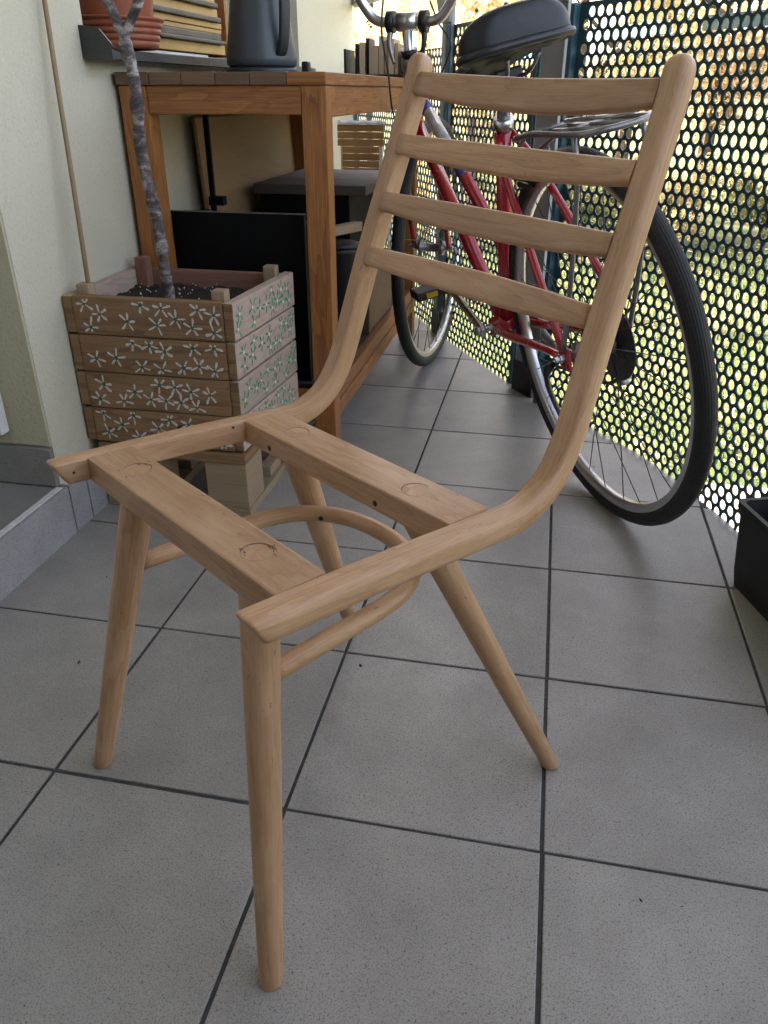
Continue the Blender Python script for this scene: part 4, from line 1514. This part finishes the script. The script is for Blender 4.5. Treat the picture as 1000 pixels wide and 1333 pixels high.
# fork: crown under the head tube, blades down to the turned wheel
crown = HL - hd_ * 0.022
fork = tube('fork', [crown - ax * 0.046, crown - ax * 0.02 + hd_ * 0.004, crown + ax * 0.02 + hd_ * 0.004, crown + ax * 0.046], 0.013, red_paint, BK, 14)
for s in (-1, 1):
    top = crown + ax * s * 0.046
    bot = A + ax * s * 0.052
    mid = top.lerp(bot, 0.55) + hd_ * 0.0
    tube('fork_blade', spline([top + hd_ * 0.005, mid, bot], 14), [0.0118 - 0.0045 * k / 13 for k in range(14)], red_paint, fork, 12)
    nt_ = lathe('axle_nut', [(0.009, 0), (0.009, 0.008), (0.005, 0.009), (0.005, 0.016), (0.0005, 0.0165)], chrome, fork, 6, smooth=False)
    nt_.location = bot + ax * s * 0.004
    nt_.rotation_euler = (ax * s).to_track_quat('Z', 'Y').to_euler()

# stem, handlebar, grips, levers, cables
stm = tube('stem', [HT - hd_ * 0.005, HT + hd_ * 0.02, HT + hd_ * 0.085], [0.0135, 0.0125, 0.0115], chrome, BK, 16)
lathe_hs = tube('headset', [HT - hd_ * 0.004, HT + hd_ * 0.006, HT + hd_ * 0.02, HT + hd_ * 0.028], [0.0205, 0.0215, 0.0205, 0.015], alloy_dark, stm, 20)
tube('headset_nut', [HT + hd_ * 0.0285, HT + hd_ * 0.043], 0.0195, black_plastic, stm, 20)
fdl = (MBi.to_3x3() @ fd).normalized()         # wheel forward in bike space
clampc = HT + hd_ * 0.100 + fdl * 0.012
tube('clamp', [clampc - ax * 0.024, clampc + ax * 0.024], 0.0195, chrome, stm, 18)
upv = ax.cross(fdl).normalized() * -1
if upv.z < 0:
    upv = -upv
barp = []
for s in (1, -1):
    side = [clampc + ax * s * 0.02, clampc + ax * s * 0.055, clampc + ax * s * 0.082 + upv * 0.008 + fdl * -0.005, clampc + ax * s * 0.105 + upv * 0.035 - fdl * 0.012,
            clampc + ax * s * 0.135 + upv * 0.075 - fdl * 0.030, clampc + ax * s * 0.235 + upv * 0.095 - fdl * 0.075, clampc + ax * s * 0.270 + upv * 0.095 - fdl * 0.16, clampc + ax * s * 0.285 + upv * 0.09 - fdl * 0.25]
    barp = side[::-1] + barp if s == 1 else barp + side
hb = tube('handlebar', spline(barp, 90), 0.0112, chrome, BK, 14)
for s in (1, -1):
    e0 = clampc + ax * s * 0.272 + upv * 0.095 - fdl * 0.17
    e1 = clampc + ax * s * 0.286 + upv * 0.0895 - fdl * 0.262
    tube('grip', [e0, e1], 0.0155, black_plastic, hb, 14)
    c0 = clampc + ax * s * 0.040
    g_ = tube('lever_clamp', [c0 - ax * 0.009, c0 + ax * 0.009], 0.0225, black_plastic, hb, 20)
    tube('shift_lever', spline([c0 + upv * -0.01, c0 - upv * 0.045 - fdl * 0.006 + ax * s * 0.002, c0 - upv * 0.085 - fdl * 0.004 - ax * s * 0.010], 14), [0.008 - 0.0003 * k for k in range(14)], alloy_dark if s == 1 else black_plastic, hb, 8)
tube('brake_cable', spline([clampc + ax * 0.052 + upv * 0.05 - fdl * 0.02, clampc + ax * 0.055 - upv * 0.02 - fdl * 0.025, clampc + ax * 0.040 - upv * 0.10 - fdl * 0.022, clampc + ax * 0.030 - upv * 0.19 - fdl * 0.01, crown + ax * 0.03 - fdl * 0.01], 40), 0.0023, black_plastic, BK, 8)
tube('brake_cable', spline([clampc - ax * 0.052 + upv * 0.04, clampc - ax * 0.075 - upv * 0.005, clampc - ax * 0.100 - upv * 0.035, clampc - ax * 0.10 - upv * 0.07, HT - hd_ * 0.10 - ax * 0.02, tt_hi - dvec * 0.12 - Vector((0, 0.018, 0))], 40), 0.0021, black_plastic, BK, 8)

# saddle: wide padded body on rails, seat post
spd = (ST - BBp).normalized()
SB = ST + spd * 0.078
sp = tube('seat_post', [ST - spd * 0.03, SB], 0.0125, alloy_dark, BK, 14)
tube('seat_clamp', [ST - spd * 0.012, ST + spd * 0.008], 0.0195, chrome, sp, 16)
SC = SB + Vector((-0.005, 0, 0.03))


def saddle_body():
    """half widths and heights along the saddle, nose forward"""
    st_ = [(-0.125, 0.034, 0.036, 0.016), (-0.118, 0.074, 0.046, 0.022), (-0.095, 0.096, 0.050, 0.026), (-0.060, 0.098, 0.044, 0.026), (-0.020, 0.078, 0.024, 0.024), (0.020, 0.052, 0.013, 0.028),
           (0.065, 0.038, 0.020, 0.036), (0.110, 0.034, 0.030, 0.048), (0.140, 0.029, 0.026, 0.050), (0.155, 0.015, 0.014, 0.040)]
    pts = spline([(x, w, h) for x, w, h, d in st_], 40)
    dep = spline([(x, d, 0) for x, w, h, d in st_], 40)
    ring_n = 28
    vs_, fs_ = [], []
    for p_, q in zip(pts, dep):
        x, w, h = p_
        d = q.y
        for k in range(ring_n):
            a = 2 * math.pi * k / ring_n
            ca, sa = math.cos(a), math.sin(a)
            ex = 0.62
            yy = w * (abs(ca) ** ex) * (1 if ca >= 0 else -1)
            if sa >= 0:
                zz_ = h * sa ** 0.85 - 0.010 * (1 - abs(ca)) * (0.5 + 0.5 * math.cos(math.pi * min(1, abs(x + 0.02) / 0.09)))
            else:
                zz_ = -d * (abs(sa) ** 0.55) * (1.0 if abs(ca) > 0.35 else 0.85)
            vs_.append((x, yy, zz_))
    n = len(pts)
    for i in range(n - 1):
        for k in range(ring_n):
            k2 = (k + 1) % ring_n
            fs_.append((i * ring_n + k, i * ring_n + k2, (i + 1) * ring_n + k2, (i + 1) * ring_n + k))
    fs_.append(tuple(range(ring_n)))
    fs_.append(tuple((n - 1) * ring_n + k for k in range(ring_n)))
    return vs_, fs_, pts


vs_, fs_, spts = saddle_body()
sad = raw('saddle', vs_, fs_, saddle_mat, BK, smooth=True)
fix_normals(sad)
sad.location = SC + Vector((0.012, 0, 0.018))
sad.rotation_euler = (0, math.radians(8), 0)
# bumper strip running round the lower edge of the cover
bp = [Vector((p_[0] * 1.0, p_[1] * 1.0 + 0.0005, -0.012)) for p_ in spts[2:-3]]
bp2 = [Vector((v.x, -v.y, v.z)) for v in bp]
lo_ = bp[::-1] + [Vector((-0.126, 0, -0.012))] + bp2
tube('bumper', spline(lo_, 60), 0.0075, saddle_low, sad, 8)
for s in (-1, 1):
    tube('saddle_rail', spline([(0.11, s * 0.010, -0.040), (0.06, s * 0.018, -0.052), (-0.02, s * 0.021, -0.054), (-0.07, s * 0.022, -0.052), (-0.10, s * 0.03, -0.030)], 20), 0.0034, alloy_dark, sad, 8)
    pass
ck = box('saddle_clamp', (-0.02, -0.026, -0.016), (0.02, 0.026, 0.014), black_plastic, sad, 0.004)
ck.location = (-0.012, 0, -0.052)

# carrier rack behind the saddle
rk = tube('rack', spline([(0.13, 0.050, 0.705), (0.05, 0.052, 0.716), (-0.05, 0.055, 0.720), (-0.12, 0.055, 0.724), (-0.145, 0.035, 0.726), (-0.15, 0.0, 0.726), (-0.145, -0.035, 0.726), (-0.12, -0.055, 0.724), (-0.05, -0.055, 0.720), (0.05, -0.052, 0.716), (0.13, -0.050, 0.705)], 60), 0.0048, alloy_dark, BK, 10)
for y in (-0.018, 0.018):
    tube('rack_bar', [(0.12, y, 0.708), (-0.149, y, 0.726)], 0.0038, alloy_dark, rk, 8)
for x in (0.06, -0.01, -0.09):
    tube('rack_bar', [(x, -0.052, 0.717), (x, 0.052, 0.717)], 0.0036, alloy_dark, rk, 8)
for s in (-1, 1):
    tube('rack_strut', spline([(-0.095, s * 0.056, 0.720), (-0.098, s * 0.058, 0.66), (-0.06, s * 0.064, 0.50), (-0.01, s * 0.066, R_C + R_T + 0.02)], 20), 0.0046, alloy_dark, rk, 8)
    tube('rack_stay', [(0.11, s * 0.04, 0.707), (0.222, s * 0.022, 0.655)], 0.004, alloy_dark, rk, 8)
# spring clip
tube('rack_clip', [(0.02 + 0.0002 * k, 0.012 * math.cos(k * 0.9), 0.731 + 0.006 * math.sin(k * 0.9)) for k in range(12)], 0.002, chrome, rk, 6)
tube('rack_clip', [(-0.03 - 0.0022 * k, 0.006 * math.cos(k * 1.3), 0.737 + 0.006 * math.sin(k * 1.3)) for k in range(34)], 0.0017, chrome, rk, 6)
tube('rack_clip', spline([(-0.02, 0.03, 0.733), (-0.08, 0.03, 0.738), (-0.15, 0.022, 0.742), (-0.155, -0.022, 0.742), (-0.08, -0.03, 0.738), (-0.02, -0.03, 0.733)], 30), 0.003, chrome, rk, 8)

# cranks, chainring, pedals, chain
cr = tube('crank_axle', [BBp - Vector((0, 0.062, 0)), BBp + Vector((0, 0.062, 0))], 0.008, chrome, BK, 12)
ca_ = math.radians(27)
for s in (1, -1):
    dirc = Vector((math.cos(ca_) * s, 0, math.sin(ca_) * s))
    c0 = BBp + Vector((0, s * 0.060, 0))
    c1 = c0 + dirc * 0.170 + Vector((0, s * 0.012, 0))
    arm = sweep('crank_arm', spline([c0 - dirc * 0.012, c0 + dirc * 0.02, c0.lerp(c1, 0.55), c1 + dirc * 0.012], 16), rrect(0.024, 0.012, (0.005,) * 4, 3), chrome if s == 1 else alloy_dark, cr, lateral=Vector((-dirc.z, 0, dirc.x)))
    bolt = tube('crank_bolt', [c0 + Vector((0, s * 0.004, 0)), c0 + Vector((0, s * 0.013, 0))], 0.010, chrome, cr, 14)
    pc = c1 + Vector((0, s * 0.055, 0))
    pd = box('pedal', (-0.032, -0.036, -0.010), (0.032, 0.036, 0.010), black_plastic, cr, 0.004)
    pd.location = pc
    for e in (-1, 1):
        rf = box('reflector', (-0.002, -0.014, -0.006), (0.002, 0.014, 0.006), yellow_refl, cr, 0.001)
        rf.location = pc + Vector((e * 0.0335, 0, 0))
cg = lathe('chainring', [(0.085, 0.0), (0.085, 0.003), (0.055, 0.003), (0.055, 0.0)], alloy_dark, cr, 44)
cg.location = BBp + Vector((0, -0.046, 0))
cg.rotation_euler = (math.radians(90), 0, 0)
chn = tube('chain', spline([BBp + Vector((0.0, -0.0475, 0.086)), Vector((0.2, -0.0475, 0.378)), Vector((0, -0.0475, R_C + R_T + 0.042)), Vector((-0.042, -0.0475, R_C + R_T)), Vector((-0.01, -0.0475, R_C + R_T - 0.045)), Vector((0.04, -0.0475, R_C + R_T - 0.10)), Vector((0.2, -0.0475, 0.215)), BBp + Vector((0, -0.0475, -0.086)), BBp + Vector((0.082, -0.0475, 0.0))], 80), 0.0038, black_plastic, BK, 6, closed=True)
# derailleur
dl = box('derailleur', (-0.014, -0.008, -0.055), (0.014, 0.008, 0.02), alloy_dark, BK, 0.005)
dl.location = (0.018, -0.056, R_C + R_T - 0.06)
dl.rotation_euler = (0, math.radians(20), 0)
# kickstand on the left, holding the leaning bicycle
kf = MBi @ Vector((0.345, 0.885, 0.006))
tube('kickstand', spline([Vector((0.035, 0.066, R_C + R_T - 0.02)), Vector((0.045, 0.080, R_C + R_T - 0.06)), kf], 14), 0.0055, black_plastic, BK, 10)
# rear calliper brake
for s in (-1, 1):
    tube('brake_arm', spline([ST + Vector((-0.055, s * 0.036, -0.075)), ST + Vector((-0.085, s * 0.040, -0.065)), ST + Vector((-0.11, s * 0.030, -0.045))], 10), 0.006, alloy_dark, BK, 8)
    pd = box('brake_pad', (-0.025, -0.004, -0.005), (0.025, 0.004, 0.005), black_plastic, BK, 0.002)
    pd.location = ST + Vector((-0.105, s * 0.019, -0.100))
# ------------------------------------------------------------------ garden beyond the railing
rt = random.Random(5)


def leaf_crown(name, rx, rz, n, size, mat, seed):
    """leaf-sized faces gathered in clumps through an uneven crown"""
    r = random.Random(seed)
    clumps = []
    for k in range(16):
        v = Vector((r.gauss(0, 1), r.gauss(0, 1), r.gauss(0, 1))).normalized() * (r.random() ** 0.45)
        clumps.append((Vector((v.x * rx, v.y * rx, v.z * rz)), r.uniform(0.16, 0.36) * rx))
    vs_, fs_ = [], []
    for k in range(n):
        c, cr_ = clumps[r.randrange(len(clumps))]
        p_ = c + Vector((r.gauss(0, 1), r.gauss(0, 1), r.gauss(0, 0.8))) * cr_ * 0.55
        a = Vector((r.gauss(0, 1), r.gauss(0, 1), r.gauss(0, 1))).normalized()
        b = a.cross(Vector((r.gauss(0, 1), r.gauss(0, 1), r.gauss(0, 1)))).normalized()
        s = size * r.uniform(0.6, 1.3)
        b0 = len(vs_)
        vs_ += [p_ - a * s, p_ + b * s * 0.42, p_ + a * s, p_ - b * s * 0.42]
        fs_.append((b0, b0 + 1, b0 + 2, b0 + 3))
    me_ = bpy.data.meshes.new(name)
    me_.from_pydata([tuple(v) for v in vs_], [], fs_)
    me_.materials.append(mat)
    return me_


def trunk_mesh(h, r0, seed):
    r = random.Random(seed)
    bm = bmesh.new()

    def limb(pts, ra, rb):
        pp = spline(pts, 9)
        prev = None
        for i, q in enumerate(pp):
            tg = (pp[min(i + 1, 8)] - pp[max(i - 1, 0)]).normalized()
            lat = tg.orthogonal().normalized()
            nor = lat.cross(tg)
            rr = ra + (rb - ra) * i / 8
            ring_ = [bm.verts.new(q + lat * rr * math.cos(k * math.pi / 4) + nor * rr * math.sin(k * math.pi / 4)) for k in range(8)]
            if prev:
                for k in range(8):
                    bm.faces.new((prev[k], prev[(k + 1) % 8], ring_[(k + 1) % 8], ring_[k]))
            prev = ring_
    limb([(0, 0, -0.1), (0.03, 0.02, h * 0.3), (-0.04, 0.03, h * 0.65), (0.02, -0.03, h)], r0, r0 * 0.35)
    for k in range(9):
        z = h * r.uniform(0.3, 0.9)
        a = r.uniform(0, 6.28)
        L_ = h * r.uniform(0.2, 0.42)
        limb([(0, 0, z), (math.cos(a) * L_ * 0.4, math.sin(a) * L_ * 0.4, z + L_ * 0.3), (math.cos(a) * L_ * 0.9, math.sin(a) * L_ * 0.9, z + L_ * 0.75)], r0 * 0.4, r0 * 0.08)
    bmesh.ops.recalc_face_normals(bm, faces=bm.faces[:])
    me_ = bpy.data.meshes.new('trunk')
    bm.to_mesh(me_)
    bm.free()
    me_.materials.append(trunk_mat)
    return me_


kinds = {
    'yellow': (leaf_crown('crown', 1.5, 1.55, 3900, 0.055, leaf_yellow, 1), 'yellow autumn tree beyond the perforated railing', 'yellow trees in the garden'),
    'orange': (leaf_crown('crown', 1.45, 1.5, 3900, 0.055, leaf_orange, 2), 'orange autumn tree beyond the perforated railing', 'orange trees in the garden'),
    'green': (leaf_crown('crown', 1.4, 1.3, 5200, 0.05, leaf_green, 3), 'still green tree beyond the perforated railing', 'green trees in the garden'),
}
tm = trunk_mesh(3.2, 0.11, 4)
spots = [(-1.6, 12.5, 'orange', 1.3), (0.4, 12.0, 'yellow', 1.15), (2.4, 12.8, 'orange', 1.25), (4.3, 11.5, 'yellow', 1.2), (6.2, 11.0, 'orange', 1.2), (8.0, 9.5, 'green', 1.1),
         (1.4, 16.0, 'yellow', 1.6), (-3.6, 16.5, 'yellow', 1.5), (5.2, 16.5, 'orange', 1.7), (8.6, 14.5, 'yellow', 1.5), (3.4, 9.6, 'green', 0.75), (-0.8, 9.8, 'yellow', 0.8), (11.0, 7.5, 'yellow', 1.3), (11.5, 12, 'orange', 1.5)]
for x, y, kd, sc_ in spots:
    me_, lab, grp = kinds[kd]
    e = empty('autumn_tree', (x, y, GZ), (0, 0, rt.uniform(0, 6.28)))
    e.scale = (sc_, sc_, sc_)
    tag(e, lab, 'tree', grp)
    link('trunk', tm, None, e)
    c_ = link('crown', me_, None, e)
    c_.location = (0, 0, 2.5)
# low shrubs along the far side of the lawn
sm_ = leaf_crown('foliage', 0.75, 0.55, 2600, 0.04, leaf_green, 9)
sm2 = leaf_crown('foliage', 0.75, 0.55, 2600, 0.04, leaf_yellow, 10)
stem_me = trunk_mesh(0.7, 0.03, 12)
for k in range(11):
    x = -2.6 + k * 1.15 + rt.uniform(-0.25, 0.25)
    y = 10.4 - max(0, x - 3) * 0.35 + rt.uniform(-0.4, 0.4)
    gr = k % 3 != 1
    e = empty('garden_shrub', (x, y, GZ), (0, 0, rt.uniform(0, 6.28)))
    tag(e, 'dense green shrub at the far side of the lawn' if gr else 'dense yellowing shrub at the far side of the lawn', 'shrub', 'green shrubs beyond the lawn' if gr else 'yellowing shrubs beyond the lawn')
    link('stem', stem_me, None, e)
    c_ = link('foliage', sm_ if gr else sm2, None, e)
    c_.location = (0, 0, 0.55)
# grass blades and fallen leaves
vs_, fs_ = [], []
for k in range(20000):
    y = 3.0 + 7.4 * rt.random()
    x = rt.uniform(-3.2, 5.8)
    h = rt.uniform(0.03, 0.075)
    a = rt.uniform(0, 6.28)
    w = 0.005
    b0 = len(vs_)
    dx, dy = math.cos(a), math.sin(a)
    vs_ += [(x - dx * w, y - dy * w, GZ), (x + dx * w, y + dy * w, GZ), (x + dy * h * 0.5, y - dx * h * 0.5, GZ + h)]
    fs_.append((b0, b0 + 1, b0 + 2))
gr_ = raw('grass', vs_, fs_, grass_mat)
tag(gr_, 'short green lawn grass beyond the path', 'grass', kind='stuff')
vs_, fs_ = [], []
for k in range(5200):
    y = 1.6 + 9.5 * rt.random()
    x = rt.uniform(-3.0, 6.0)
    z = GZ + (0.012 if y < 3.0 else 0.045) + rt.uniform(0, 0.01)
    s = rt.uniform(0.018, 0.04)
    a = rt.uniform(0, 6.28)
    tl = rt.uniform(-0.3, 0.3)
    if y < 3.0 and rt.random() < 0.75:
        continue
    b0 = len(vs_)
    dx, dy = math.cos(a), math.sin(a)
    vs_ += [(x - dx * s, y - dy * s, z), (x - dy * s * 0.5, y + dx * s * 0.5, z + tl * s), (x + dx * s, y + dy * s, z), (x + dy * s * 0.5, y - dx * s * 0.5, z - tl * s)]
    fs_.append((b0, b0 + 1, b0 + 2, b0 + 3))
fl2 = raw('fallen_leaves', vs_, fs_, leaf_orange)
tag(fl2, 'fallen orange leaves scattered on lawn and path', 'leaves', kind='stuff')
# white posts of a pergola beyond the end of the balcony
pg_ = empty('white_pergola', (-1.35, 7.0, GZ))
tag(pg_, 'white timber pergola posts standing beyond the end of the balcony', 'pergola')
for x in (-1.55, -1.42, -1.28, -1.08, -0.86):
    o = box('post', (-0.025, -0.025, 0), (0.025, 0.025, 2.9), white_plastic, pg_, 0.004)
    o.location = (x + 1.35, 0, 1.45)
o = box('beam', (-0.6, -0.04, 0), (0.6, 0.04, 0.12), white_plastic, pg_, 0.004)
o.location = (0.15, 0, 2.961)

# crumbs of dirt and leaf on the tiles
vs_, fs_ = [], []
for k in range(16):
    x, y = rt.uniform(-0.58, 0.6), rt.uniform(-0.55, 1.4)
    if x > 0.55 - max(0, y - 0.6) * 0.8:
        continue
    s = rt.uniform(0.0012, 0.0036)
    a = rt.uniform(0, 6.28)
    b0 = len(vs_)
    dx, dy = math.cos(a) * s, math.sin(a) * s
    vs_ += [(x - dx * 1.6, y - dy * 1.6, 0.0008), (x - dy * 0.6, y + dx * 0.6, 0.0008 + s * 0.3), (x + dx * 1.4, y + dy * 1.4, 0.0012), (x + dy * 0.6, y - dx * 0.6, 0.0006), (x, y, 0.0008 + s * 0.5)]
    fs_ += [(b0, b0 + 1, b0 + 4), (b0 + 1, b0 + 2, b0 + 4), (b0 + 2, b0 + 3, b0 + 4), (b0 + 3, b0, b0 + 4), (b0, b0 + 3, b0 + 2, b0 + 1)]
cb = raw('floor_crumbs', vs_, fs_, soil_mat)
tag(cb, 'dark crumbs of dirt scattered on the grey tiles', 'crumbs', kind='stuff')
